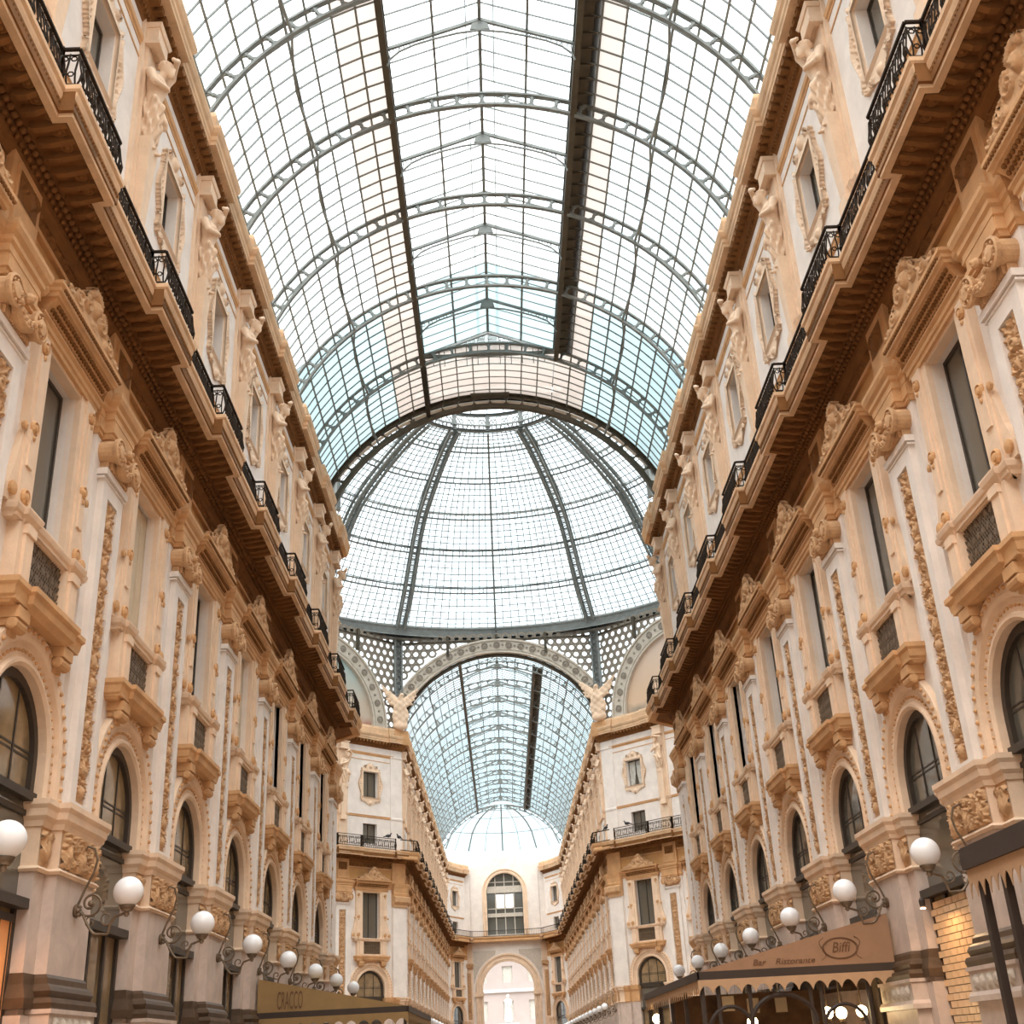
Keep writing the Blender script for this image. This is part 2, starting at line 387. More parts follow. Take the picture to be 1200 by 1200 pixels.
    b.plan([(-.3,12.0),(.02,12.0),(.02,12.08),(.05,12.1),(.05,12.18),(.09,12.22),(.09,12.26),(-.3,12.26)],[(1.34,0),(1.34,.12),(-1.34,.12),(-1.34,0)])
    b.taper(-1.3,1.3,0,.14,12.26,-1.36,1.36,0,.34,12.5)
    b.plan([(-.4,12.5),(.02,12.5),(.03,12.56),(.06,12.58),(.06,12.64),(.1,12.68),(.1,12.74),(-.4,12.74)],[(1.4,0),(1.4,.36),(-1.4,.36),(-1.4,0)])
    D['hood']=(b.mesh('hood'),'ochre')
    b=MB()
    for i in range(26):
        for j in range(3): b.sphere((-1.28+2.56*(i+.5*(j%2))/26,.165+.075*j,12.29+.075*j),.042,6,4)
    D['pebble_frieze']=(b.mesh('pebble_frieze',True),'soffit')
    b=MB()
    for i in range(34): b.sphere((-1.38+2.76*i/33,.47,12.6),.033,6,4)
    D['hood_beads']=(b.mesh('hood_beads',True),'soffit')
    r=Relief(2.8,.95,.022)
    top=lambda u:.18+.68*np.exp(-(u/.5)**2)+.2*np.exp(-((abs(u)-1.0)/.25)**2)*0
    U,V=np.meshgrid(r.u,r.v); mask=V<top(U)*np.where(abs(U)<1.25,1,0)
    r.H[mask]=.02
    r.spiral(.33,.38,.2,1.5,PI*.5,-1,.035,.09); r.spiral(.8,.2,.17,1.4,PI,1,.032,.08); r.spiral(1.15,.12,.11,1.2,0,-1,.03,.07)
    r.stroke([(.33+.3*t,.55-.35*t) for t in np.linspace(0,1,14)],.04,.03,.08); r.stroke([(.55+.65*t,.33-.25*t+.06*sin(6*t)) for t in np.linspace(0,1,20)],.04,.03,.07)
    r.blob(0,.45,.13,.17,h=.14); r.blob(0,.43,.03,.05,h=.18); r.blob(.05,.5,.03,h=.15); r.blob(0,.36,.05,.02,h=.16)
    for k in range(7):
        a=PI*(.12+.76*k/6); r.leaf(.12*cos(a),.6+.08*sin(a),.2,.1,a,.1,mir=False)
    r.leaf(.5,.1,.3,.14,.3,.07); r.leaf(.9,.07,.25,.12,.2,.06); r.flower(0,.12,.11,.08)
    D['crest']=(r.mesh('crest',True,mask=mask,back=.08),'carved')
    # --- entablature between pilasters
    b=MB(); b.plan([(-.3,12.2),(.03,12.2),(.03,12.36),(.06,12.38),(.06,12.5),(.12,12.56),(.14,12.66),(-.3,12.66)],[(HB-.6,0),(1.3,0)]); b.plan([(-.3,12.2),(.03,12.2),(.03,12.36),(.06,12.38),(.06,12.5),(.12,12.56),(.14,12.66),(-.3,12.66)],[(-1.3,0),(-HB+.6,0)])
    b.box(-HB+.5,HB-.5,-.1,.02,12.74,12.8)
    # carved band below the soffit and panels in the frieze
    b.box(-HB+.55,HB-.55,-.05,.06,13.5,13.58)
    D['entablature']=(b.mesh('entablature'),'ochre')
    r=Relief(B-1.2,.32,.03); k=0
    for i in range(12):
        u=-1.7+3.4*i/11; r.spiral(u,.16,.12,1.1,0,1 if i%2 else -1,.03,.07,mir=False)
    D['carved_band']=(r.mesh('carved_band'),'soffit')
    # --- main cornice
    br=1.05; cp=[(HB,1.14),(HB-br,1.14),(HB-br,.93),(-HB+br,.93),(-HB+br,1.14),(-HB,1.14)]
    lip=[(-.12,14.17),(0,14.17),(0,14.25),(.02,14.27),(.02,14.33),(-.03,14.36),(-.03,14.42),(.03,14.45),(.05,14.52),(.05,14.58),(.09,14.62),(.09,14.7),(-.3,14.7),(-.3,14.3),(-.12,14.3)]
    b=MB().plan([(a-.06,z) for a,z in lip],cp)
    D['cornice_lip']=(b.mesh('cornice_lip'),'cornice')
    b=MB()
    for sg,x0,x1,o in((1,-HB+br,HB-br,.93),(1,-HB,-HB+br,1.14),(1,HB-br,HB,1.14)):
        n=int((x1-x0)/.085)
        for i in range(n): b.sphere((x0+(i+.5)*(x1-x0)/n,o-.045,14.39),.036,6,4)
    D['cornice_beads']=(b.mesh('cornice_beads',True),'soffit')
    b=MB(); b.box(-HB,HB,-.4,.9,14.24,14.68); b.box(-HB,-HB+br,.9,1.1,14.24,14.6); b.box(HB-br,HB,.9,1.1,14.24,14.6)
    b.plan([(-.3,13.9),(.0,13.9),(.05,13.98),(.1,14.02),(.14,14.12),(.2,14.24),(-.3,14.24)],[(HB,.02),(-HB,.02)])
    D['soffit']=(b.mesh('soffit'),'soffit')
    b=MB()
    n=15
    for i in range(n):
        x=-HB+(i+.5)*B/n; o=1.02 if abs(x)>HB-br else .82
        o-=.08; pr=[(o,14.24),(.4,14.24),(.4,14.13),(.46,14.1),(.6,14.1),(o,14.17)]
        b.add([(x-.05,a,z) for a,z in pr]+[(x+.05,a,z) for a,z in pr],[tuple(range(6)),tuple(range(6,12))]+[(k,(k+1)%6,(k+1)%6+6,k+6) for k in range(6)])
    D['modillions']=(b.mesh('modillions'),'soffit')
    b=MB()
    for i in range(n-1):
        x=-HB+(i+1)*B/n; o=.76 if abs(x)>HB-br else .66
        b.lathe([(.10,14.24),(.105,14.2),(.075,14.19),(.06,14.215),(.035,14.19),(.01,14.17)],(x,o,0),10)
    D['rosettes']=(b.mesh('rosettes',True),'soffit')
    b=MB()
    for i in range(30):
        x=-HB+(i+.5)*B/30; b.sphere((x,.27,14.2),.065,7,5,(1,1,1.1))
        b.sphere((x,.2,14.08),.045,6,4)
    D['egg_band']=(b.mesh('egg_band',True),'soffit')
    # --- attic strings and cartouche
    b=MB(); 
    for x0,x1 in((HB-.45,-HB+.45),): b.plan([(-.2,16.95),(.0,16.95),(.05,17.0),(.05,17.08),(.08,17.12),(-.2,17.14)],[(x0,-.08),(x1,-.08)])
    b.plan([(-.2,21.3),(.02,21.3),(.02,21.36),(.06,21.4),(.08,21.5),(-.2,21.52)],[(HB-.4,-.08),(-HB+.4,-.08)])
    b.plan([(-.2,20.95),(.02,20.95),(.02,21.0),(-.2,21.02)],[(HB-.4,-.08),(-HB+.4,-.08)])
    D['string_course']=(b.mesh('string_course'),'ochre')
    r=Relief(2.2,3.1,.03); U,V=np.meshgrid(r.u,r.v); a=abs(U)
    wv=.95+.1*np.cos((V-1.5)*4.2)-.12*(V>2.45)-.12*(V<.45); z=V
    out=(a<wv)&(V<2.62+.42*np.exp(-(U/.45)**2))&(V>.32-.3*np.exp(-(U/.4)**2)); inn=(a<.63)&(V>.62)&(V<2.4)
    mask=out&~inn; r.H[mask]=.05
    edge=mask&((a<.72)&(V>.55)&(V<2.5)); r.H[edge]=.1
    oe=mask&(a>wv-.09); r.H[oe]=.12
    for i in range(11): r.blob(.82,.6+.18*i,.055,h=.12)
    for i in range(5): r.blob(-.5+.25*i,2.55,.05,h=.11,mir=False)
    r.spiral(.45,2.72,.13,1.2,0,1,.035,.14); r.spiral(.5,.36,.12,1.2,PI,1,.03,.12); r.blob(0,2.8,.14,.18,h=.17); r.leaf(0,2.85,.25,.14,PI/2,.15); r.blob(0,.2,.12,.15,h=.14)
    r.H[inn]=0; mask2=(r.H>.03)&~inn; r.H[~mask2]=0
    D['cartouche']=(r.mesh('cartouche',True,eps=.03,back=.03),'peach')
    # --- top cornice
    tp=[(HB,.52),(HB-1.1,.52),(HB-1.1,.36),(-HB+1.1,.36),(-HB+1.1,.52),(-HB,.52)]
    b=MB().plan([(-.3,22.36),(0,22.36),(0,22.46),(.03,22.5),(.03,22.62),(.08,22.68),(.12,22.8),(.12,22.88),(-.3,22.88)],tp)
    b.box(-HB,HB,-.5,.34,22.42,22.9); b.plan([(-.3,22.9),(0,22.9),(.02,23.0),(.05,23.25),(.02,23.4),(-.3,23.4)],[(x,y-.08) for x,y in tp]); b.box(-HB,HB,-.6,.1,22.9,23.38)
    D['top_cornice']=(b.mesh('top_cornice'),'cornice')
    b=MB().plan([(-.3,21.95),(0,21.95),(.06,22.03),(.1,22.06),(.1,22.12),(.2,22.2),(.26,22.36),(.3,22.42),(-.3,22.42)],[(HB,-.08),(-HB,-.08)])
    n=17
    for i in range(n):
        x=-HB+(i+.5)*B/n; b.box(x-.08,x+.08,0,.34,22.2,22.42); b.sphere((x+B/n/2,.22,22.34),.07,6,4)
    for i in range(40): b.box(-HB+B*i/40,-HB+B*(i+.55)/40,-.02,.07,22.03,22.12)
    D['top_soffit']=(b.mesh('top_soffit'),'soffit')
    # ================= pilaster modules (origin at pilaster axis)
    b=MB(); b.box(-.82,.82,-.3,.24,2.9,4.34); b.box(-1.24,1.24,-.6,.06,0,5.02)
    D['pier']=(b.mesh('pier'),'marble')
    b=MB(); b.plan([(-.2,2.48),(.16,2.48),(.18,2.56),(.16,2.62),(.1,2.64),(.13,2.72),(.1,2.78),(.05,2.82),(.04,2.9),(.0,2.95),(-.2,2.95)],[(.82,-.1),(.82,.24),(-.82,.24),(-.82,-.1)])
    b.plan([(-.2,2.48),(.1,2.48),(.1,2.62),(.04,2.8),(.02,2.95),(-.2,2.95)],[(1.24,-.5),(1.24,.06),(.82,.06)]); b.plan([(-.2,2.48),(.1,2.48),(.1,2.62),(.04,2.8),(.02,2.95),(-.2,2.95)],[(-.82,.06),(-1.24,.06),(-1.24,-.5)])
    D['pier_base']=(b.mesh('pier_base'),'dark_stone')
    b=MB(); b.box(-.98,.98,-.2,.4,2.1,2.48); b.plan([(-.1,2.42),(.03,2.42),(.03,2.48),(-.1,2.48)],[(.98,-.1),(.98,.4),(-.98,.4),(-.98,-.1)]); b.plan([(-.1,1.98),(.05,1.98),(.05,2.06),(.02,2.12),(-.1,2.12)],[(.98,-.1),(.98,.4),(-.98,.4),(-.98,-.1)])
    b.box(-.94,.94,-.2,.36,0,1.98); b.box(-1.3,1.3,-.5,.12,0,2.4)
    D['pedestal']=(b.mesh('pedestal'),'marble')
    r=Relief(1.7,.26,.03)
    for i in range(6): r.flower(-.7+.28*i,.13,.1,.05,mir=False)
    r.blob(.84,.13,.01,.2,h=.03); D['carved_block']=(r.mesh('carved_block'),'frieze_stone')
    # impost: carved capital band and its cornice
    b=MB(); b.box(-.84,.84,-.2,.25,4.32,5.0); b.box(-1.25,1.25,-.6,.08,4.32,5.0)
    mo=[(-.2,4.32),(.03,4.32),(.06,4.36),(.03,4.4),(-.2,4.42)]; mc=[(-.2,4.96),(.03,4.96),(.05,5.04),(.1,5.1),(.11,5.2),(.15,5.26),(.15,5.34),(-.2,5.34)]
    for m_ in(mo,mc): b.plan(m_,[(1.25,-.55),(1.25,.08),(.84,.08),(.84,.25),(-.84,.25),(-.84,.08),(-1.25,.08),(-1.25,-.55)])
    b.box(-.8,.8,-.2,.25,5,5.33)
    D['impost']=(b.mesh('impost'),'peach')
    r=Relief(1.62,.56,.018)
    for i in range(3):
        u=.62*i if i else 0
        r.leaf(u,.05,.4,.22,PI/2,.11); r.leaf(u,.02,.25,.2,PI/2+.8,.08,mir=False); r.leaf(u,.02,.25,.2,PI/2-.8,.08,mir=False)
    r.spiral(.3,.38,.13,1.4,PI/2,-1,.03,.1); r.spiral(.66,.42,.09,1.2,PI/2,1,.03,.09); r.flower(0,.45,.08,.12); r.flower(.3,.12,.07,.08)
    for i in range(170): r.blob(rng.uniform(-.78,.78),rng.uniform(.03,.52),rng.uniform(.014,.025),rng.uniform(.014,.05),rng.uniform(0,3),h=rng.uniform(.05,.12),mir=False)
    D['acanthus']=(r.mesh('acanthus'),'carved')
    r=Relief(.36,.56,.022); r.leaf(0,.05,.42,.22,PI/2,.09); r.spiral(.08,.4,.08,1.2,0,1,.025,.08); r.flower(0,.2,.07,.08); D['acanthus_side']=(r.mesh('acanthus_side'),'carved')
    # upper pilaster shaft with sunk panel
    b=MB(); b.box(-.78,.78,0,.08,5.34,12.2); b.plate([rect(-.52,.52,5.34,11.1),rect(-.27,.27,5.5,10.75)],.0,.2); b.box(-.27,.27,0,.12,5.34,11)
    b.box(-.58,.58,.0,.22,11.02,11.06); b.box(-.6,.6,.0,.26,11.08,11.2)
    D['shaft']=(b.mesh('shaft'),'plaster')
    r=Relief(.52,5.2,.016); v=.06; k=0
    while v<5.05:
        t=k%5
        if t==0: r.blob(0,v+.12,.13,.12,h=.09); r.blob(0,v+.27,.09,.05,h=.08); r.spiral(.17,v+.18,.07,1.2,PI,-1,.02,.06); v+=.36
        elif t==1: r.leaf(0,v,.3,.16,PI/2,.08); r.leaf(.05,v+.03,.26,.12,.6,.06); r.flower(.17,v+.3,.06,.07); v+=.4
        elif t==2: r.spiral(.12,v+.14,.1,1.5,-PI/2,1,.022,.07); r.blob(0,v+.12,.035,.14,h=.07); v+=.32
        elif t==3: r.blob(0,v+.1,.11,.1,h=.09,ring=.3); r.blob(0,v+.1,.05,h=.08); r.leaf(.1,v+.02,.2,.1,.2,.06); r.leaf(.08,v+.18,.2,.1,1.,.06); v+=.3
        else: r.stroke([(.03+.16*sin(PI*q),v+.36*q) for q in np.linspace(0,1,16)],.02,.03,.06); r.flower(0,v+.18,.07,.08); v+=.4
        for _ in range(16): r.blob(rng.uniform(.0,.24),v-rng.uniform(0,.36),rng.uniform(.012,.024),rng.uniform(.012,.03),rng.uniform(0,3),h=rng.uniform(.04,.09))
        k+=1
    D['carved_panel']=(r.mesh('carved_panel'),'carved')
    # ionic capital
    b=MB()
    for sg in(-1,1):
        b.lathe([(.2,.0),(.2,.34),(.24,.36),(.25,.42),(.21,.44),(.19,.40),(.13,.40),(.12,.45),(.05,.46),(.01,.47)],(sg*.47,0,11.55),16,'y')
        for k in range(8):
            a=k*PI/4; b.sphere((sg*.47+.155*cos(a),.42,11.55+.155*sin(a)),.028,5,4)
    for i in range(15): b.box(-.42+.06*i-.018,-.42+.06*i+.018,.16,.29,11.22,11.5)
    b.box(-.5,.5,0,.24,11.2,11.8)
    b.tube([(-.42+.84*t,.38-.06*sin(PI*t),11.52-.2*sin(PI*t)) for t in np.linspace(0,1,9)],[.05,.07,.09,.1,.11,.1,.09,.07,.05],7)
    for i in range(14): 
        t=(i+.5)/14; b.sphere((-.4+.8*t,.45-.05*sin(PI*t),11.54-.2*sin(PI*t)+.04*(i%2)),.045,6,4)
    b.sphere((0,.4,11.72),.09,8,6); b.sphere((0,.47,11.74),.04,6,4)
    D['capital']=(b.mesh('capital',False),'carved')
    b=MB(); e=[(-.2,11.78),(.0,11.78),(.02,11.86),(.05,11.88),(.05,11.96),(-.0,11.98),(.0,12.14),(.03,12.16),(.03,12.28),(.07,12.32),(.07,12.4),(.12,12.46),(.15,12.54),(.15,12.62),(-.2,12.62)]
    b.plan(e,[(.82,0),(.82,.1),(.56,.1),(.56,.26),(-.56,.26),(-.56,.1),(-.82,.1),(-.82,0)]); b.box(-.8,.8,-.1,.12,11.8,12.6); b.box(-.54,.54,0,.28,11.8,12.6)
    b.box(-.55,.55,-.05,.12,12.62,14.15); b.box(-.4,.4,.1,.16,12.75,13.9)
    D['entablature_block']=(b.mesh('entablature_block'),'ochre')
    # carved console under the breakfront
    r=Relief(.7,.5,.03); r.spiral(.15,.25,.14,1.3,0,1,.03,.08); r.leaf(0,.02,.4,.16,PI/2,.1); D['carved_console']=(r.mesh('carved_console'),'soffit')
    # attic strip, herm pedestal, block
    b=MB(); b.box(-.46,.46,-.1,.0,14.7,22.1); b.box(-.3,.3,-.1,.06,14.7,22.0)
    b.taper(-.16,.16,0,.2,16.9,-.26,.26,0,.3,19.0); b.box(-.22,.22,0,.26,16.6,16.9)
    b.plan([(-.2,16.95),(.03,16.95),(.06,17.02),(.09,17.1),(-.2,17.14)],[(.46,-.08),(.46,.02),(.3,.02),(.3,.08),(-.3,.08),(-.3,.02),(-.46,.02),(-.46,-.08)])
    D['attic_pilaster']=(b.mesh('attic_pilaster'),'peach')
    b=MB(); b.box(-.34,.34,0,.26,21.48,22.0); b.plan([(-.1,21.42),(.05,21.42),(.05,21.5),(0,21.54),(-.1,21.54)],[(.34,0),(.34,.26),(-.34,.26),(-.34,0)]); b.plan([(-.1,21.9),(.03,21.9),(.07,22.0),(-.1,22.0)],[(.34,0),(.34,.26),(-.34,.26),(-.34,0)])
    D['attic_block']=(b.mesh('attic_block'),'peach')
build_modules()
# windows -----------------------------------------------------------------
def win_meshes():
    D=MESH
    # arched shopfront: lunette frame, transom, dark fascia, door frames
    b=MB()
    ring=[(0,-.56),(0,-.42),(-.14,-.42),(-.14,-.56)]; pts=[(1.15,5.3)]+arc(0,5.85,1.15,0,PI,20)+[(-1.15,5.3)]
    P=[(x,0,z) for x,z in pts]; Ns=[(1,0,0)]+[(cos(PI*i/20),0,sin(PI*i/20)) for i in range(21)]+[(-1,0,0)]
    b.sweep(ring,P,Ns,(0,1,0))
    D['arch_frame']=(b.mesh('arch_frame'),'frame')
    b=MB()
    for x in(-.35,.35): b.box(x-.02,x+.02,-.53,-.48,5.4,5.85+math.sqrt(1.15**2-x*x)-.05)
    b.box(-1.1,1.1,-.53,-.49,5.98,6.01); b.box(-1.1,1.1,-.53,-.49,5.9,5.93)
    D['glazing_bar']=(b.mesh('glazing_bar'),'frame')
    b=MB().box(-1.2,1.2,-.56,-.36,5.3,5.42); b.box(-1.2,1.2,-.56,-.3,3.8,3.94); b.box(-1.2,1.2,-.52,-.46,5.1,5.18)
    D['transom']=(b.mesh('transom'),'frame')
    b=MB().box(-1.2,1.2,-.55,-.5,3.85,5.3)
    D['fascia_panel']=(b.mesh('fascia_panel'),'window')
    b=MB()
    for x in(-1.12,-.42,.42,1.12): b.box(x-.05,x+.05,-.56,-.46,0,3.8)
    b.box(-1.2,1.2,-.56,-.46,0,.35)
    D['door_frame']=(b.mesh('door_frame'),'frame')
    D['shop_pane']=(MB().box(-1.15,1.15,-.53,-.515,.3,3.8).mesh('shop_pane'),'warmglass')
    lp=[(1.1,5.4)]+[(x,z) for x,z in arc(0,5.85,1.1,0,PI,16)]+[(-1.1,5.4)]
    D['lunette_pane']=(MB().plate([lp],-.52,-.5).mesh('lunette_pane'),'warmglass')
    D['lunette_pane_dark']=(MB().plate([lp],-.52,-.5).mesh('lunette_pane'),'window')
    # tall window
    b=MB().plate([rect(-.74,.74,9.0,11.96),rect(-.66,-.03,9.08,11.88),rect(.03,.66,9.08,11.88)],-.5,-.44)
    D['tall_frame']=(b.mesh('window_frame'),'frame')
    D['tall_pane']=(MB().box(-.68,.68,-.49,-.47,9.0,11.9).mesh('window_pane'),'window')
    D['shutter']=(None,None)
    b=MB().box(-.7,.7,-.42,-.38,9.0,11.9)
    for i in range(4): b.box(-.7+.36*i-.01,-.7+.36*i+.01,-.38,-.365,9,11.9)
    D['closed_shutter']=(b.mesh('closed_shutter'),'cream_panel')
    # attic window and mezzanine window
    b=MB().plate([rect(-.62,.62,18.35,20.15),rect(-.56,-.03,18.42,20.08),rect(.03,.56,18.42,20.08)],-.5,-.44); D['attic_frame']=(b.mesh('window_frame'),'frame')
    D['attic_pane']=(MB().box(-.58,.58,-.49,-.47,18.4,20.1).mesh('window_pane'),'window')
    b=MB()
    for sg in(-1,1):
        pts=[(sg*.55,18.45),(sg*.2,18.45),(sg*.06,19.2),(sg*.04,20.05),(sg*.55,20.05)]
        b.plate([pts if sg<0 else pts[::-1]],-.44,-.42)
    D['curtains']=(b.mesh('curtain'),'curtain')
    b=MB().plate([rect(-.6,.6,15.2,16.55),rect(-.54,-.03,15.25,16.5),rect(.03,.54,15.25,16.5)],-.5,-.44); D['mezz_frame']=(b.mesh('window_frame'),'frame')
    D['mezz_pane']=(MB().box(-.56,.56,-.49,-.47,15.22,16.52).mesh('window_pane'),'window')
win_meshes()
def P_(key,parent,loc=(0,0,0),rot=0,name=None,kind=None):
    me,m=MESH[key]; return ob(name or me.name,me,m,parent,loc,rot,kind=kind)
def put_bay(wall,s,full=True):
    L=(s,0,0)
    P_('arcade_wall',wall,L); P_('frieze_wall',wall,L); P_('attic_wall',wall,L)
    a=P_('archivolt',wall,L); P_('bead_row',a,kind='stuff')
    l=P_('ledge',wall,L)
    for x in(-.9,.9): P_('bracket',l,(x,0,0))
    p=P_('window_pedestal',wall,L); P_('grille',p); P_('sill',wall,L)
    w=P_('window_surround',wall,L); P_('scroll',w)
    h=P_('hood',wall,L); P_('pebble_frieze',h,kind='stuff'); P_('hood_beads',h,kind='stuff'); P_('crest',h,(0,.4,12.74))
    e=P_('entablature',wall,L); P_('carved_band',e,(0,.0,13.6),kind=None)
    c=P_('cornice_lip',wall,L); P_('cornice_beads',c,kind='stuff')
    so_=P_('soffit',wall,L); P_('modillions',so_,kind='stuff'); P_('rosettes',so_,kind='stuff'); P_('egg_band',so_,kind='stuff')
    P_('string_course',wall,L); P_('cartouche',wall,(s,-.08,17.75))
    t=P_('top_cornice',wall,L); P_('top_soffit',t)
def put_pilaster(wall,s):
    L=(s,0,0)
    pd=P_('pedestal',wall,L); P_('carved_block',pd,(0,.408,2.12)); P_('pier_base',wall,L); P_('pier',wall,L)
    i=P_('impost',wall,L); P_('acanthus',i,(0,.258,4.42))
    for x in(-1.03,1.03): P_('acanthus_side',i,(x,.09,4.42))
    sh=P_('shaft',wall,L); P_('carved_panel',sh,(0,.128,5.52))
    P_('capital',wall,L); eb=P_('entablature_block',wall,L); P_('carved_console',eb,(0,.17,13.3))
    ap=P_('attic_pilaster',wall,L); P_('attic_block',ap)
OFF={'a':.34,'t':.22,'w':.12,'m':.12}
def put_windows(parent,s,arch='lunette_pane',tall='pane',att='pane',as_parts=True,names=None):
    """as_parts: window > frame, pane under the wall; otherwise the caller passes a dict of roots"""
    def root(k):
        if names: 
            n,lab=names[k]; M4=parent.matrix_basis
            loc=M4@Vector((s,0,0)); e=ob(n,None,None,None,M4@Vector((s,OFF[k],0)),parent.rotation_euler.z,label=lab,cat='window',kind='structure'); return e
        return ob({'a':'arched_window','t':'tall_window','w':'attic_window','m':'mezzanine_window'}[k],None,None,parent,(s,OFF[k],0))
    a=root('a'); P_('arch_frame',a); P_('glazing_bar',a); P_('transom',a); P_('fascia_panel',a); P_('door_frame',a); P_('shop_pane',a); P_(arch,a,name='lunette_pane')
    t=root('t'); P_('tall_frame',t); P_('tall_pane',t)
    if tall=='shutter': P_('closed_shutter',t)
    w=root('w'); P_('attic_frame',w); P_('attic_pane',w)
    if att=='curtain': P_('curtains',w)
    m=root('m'); P_('mezz_frame',m); P_('mezz_pane',m)
# ------------------------------------------------------------------ near arcade walls
WALLS={}
def near_walls():
    wn=0
    for side,sg in(('left',-1),('right',1)):
        wall=ob('wall_'+side,None,None,None,(sg*XW,0,0),-sg*-PI/2 if sg>0 else -PI/2,
            label='long ornate arcade wall on the %s with arches, windows, pilasters and cornices'%side,cat='wall',kind='structure')
        wall.rotation_euler.z= PI/2 if sg>0 else -PI/2
        bpy.context.view_layer.update(); WALLS[side]=wall
        for k in range(-2,7):
            yc=YP+HB+B*k; s=yc*sg
            put_bay(wall,s)
            nm={}
            o=ORD[k+2]
            for key,t in(('a','arched glazed shopfront'),('t','tall deep-set window'),('w','small framed attic window'),('m','low window behind the balcony railing')):
                wn+=1; nm[key]=('window_%d'%wn,'%s in the %s bay from the camera, %s wall'%(t,o,side))
            arch='lunette_pane' if sg<0 else 'lunette_pane_dark'
            put_windows(wall,s,arch,'shutter' if (sg<0 and k in(1,3)) else 'pane','pane',names=nm)
        for k in range(-2,8): put_pilaster(wall,(YP+B*k)*sg)
near_walls()

# ------------------------------------------------------------------ floor
fl=MB().box(-60,60,-8,230,-.3,0)
ob('floor',fl,'floor',label='polished pale marble floor of the arcade',cat='floor',kind='structure')
# ------------------------------------------------------------------ balcony railings
def railing(path,z0=14.72,z1=15.47):
    b=MB(); pts=[Vector((x,y,0)) for x,y in path]
    for z,w,h in((z1,.05,.04),(z0+.05,.03,.03),(z1-.12,.02,.02)):
        for a,c in zip(pts[:-1],pts[1:]): b.bar(a+Vector((0,0,z)),c+Vector((0,0,z)),w,h)
    for a,c in zip(pts[:-1],pts[1:]):
        d=c-a; L=d.length; n=max(1,int(round(L/.13))); d.normalize(); nr=Vector((d.y,-d.x,0))
        for i in range(n+1):
            p=a+d*(L*i/n); bz=[(0,z0),(.05,z0+.12),(.07,z0+.25),(.03,z0+.45),(0,z1-.1)]
            for (o0,h0),(o1,h1) in zip(bz[:-1],bz[1:]): b.bar(p+nr*o0+Vector((0,0,h0)),p+nr*o1+Vector((0,0,h1)),.022)
            if i<n and i%4==1 and L>.5:
                q=a+d*(L*(i+.5)/n); b.tube([q+nr*.05+d*(.1*cos(t))+Vector((0,0,z0+.34+.2*sin(t))) for t in np.linspace(0,2*PI,11)],.018,4,False)
            elif i<n:
                q=a+d*(L*(i+.5)/n); b.tube([q+nr*.06+d*(.045*cos(t))+Vector((0,0,z0+.2+.045*sin(t))) for t in np.linspace(0,2*PI,7)],.013,4,False)
                b.tube([q+nr*.01+d*(.045*cos(t))+Vector((0,0,z1-.2+.045*sin(t))) for t in np.linspace(0,2*PI,7)],.013,4,False)
    for p in (pts[0],pts[-1]): b.box(p.x-.03,p.x+.03,p.y-.03,p.y+.03,z0-.04,z1+.04)
    return b
RB=railing([(1.0,.8),(1.0,1.06),(-1.0,1.06),(-1.0,.8)]).mesh('projecting_panel'); RR=railing([(HB-1.0,.8),(-HB+1.0,.8)]).mesh('straight_panel')
for m_ in(RB,RR): m_.materials.append(M['iron'])
for side,sg in(('left',-1),('right',1)):
    w=WALLS[side]; r=ob('balcony_railing',None,None,None,w.location,w.rotation_euler.z,label='dark wrought iron balcony railing on the near %s wall cornice'%side,cat='railing',group='wrought iron balcony railings')
    for k in range(-2,8): ob('projecting_panel',RB,None,r,((YP+B*k)*sg,0,0))
    for k in range(-2,7): ob('straight_panel',RR,None,r,((YP+HB+B*k)*sg,0,0))
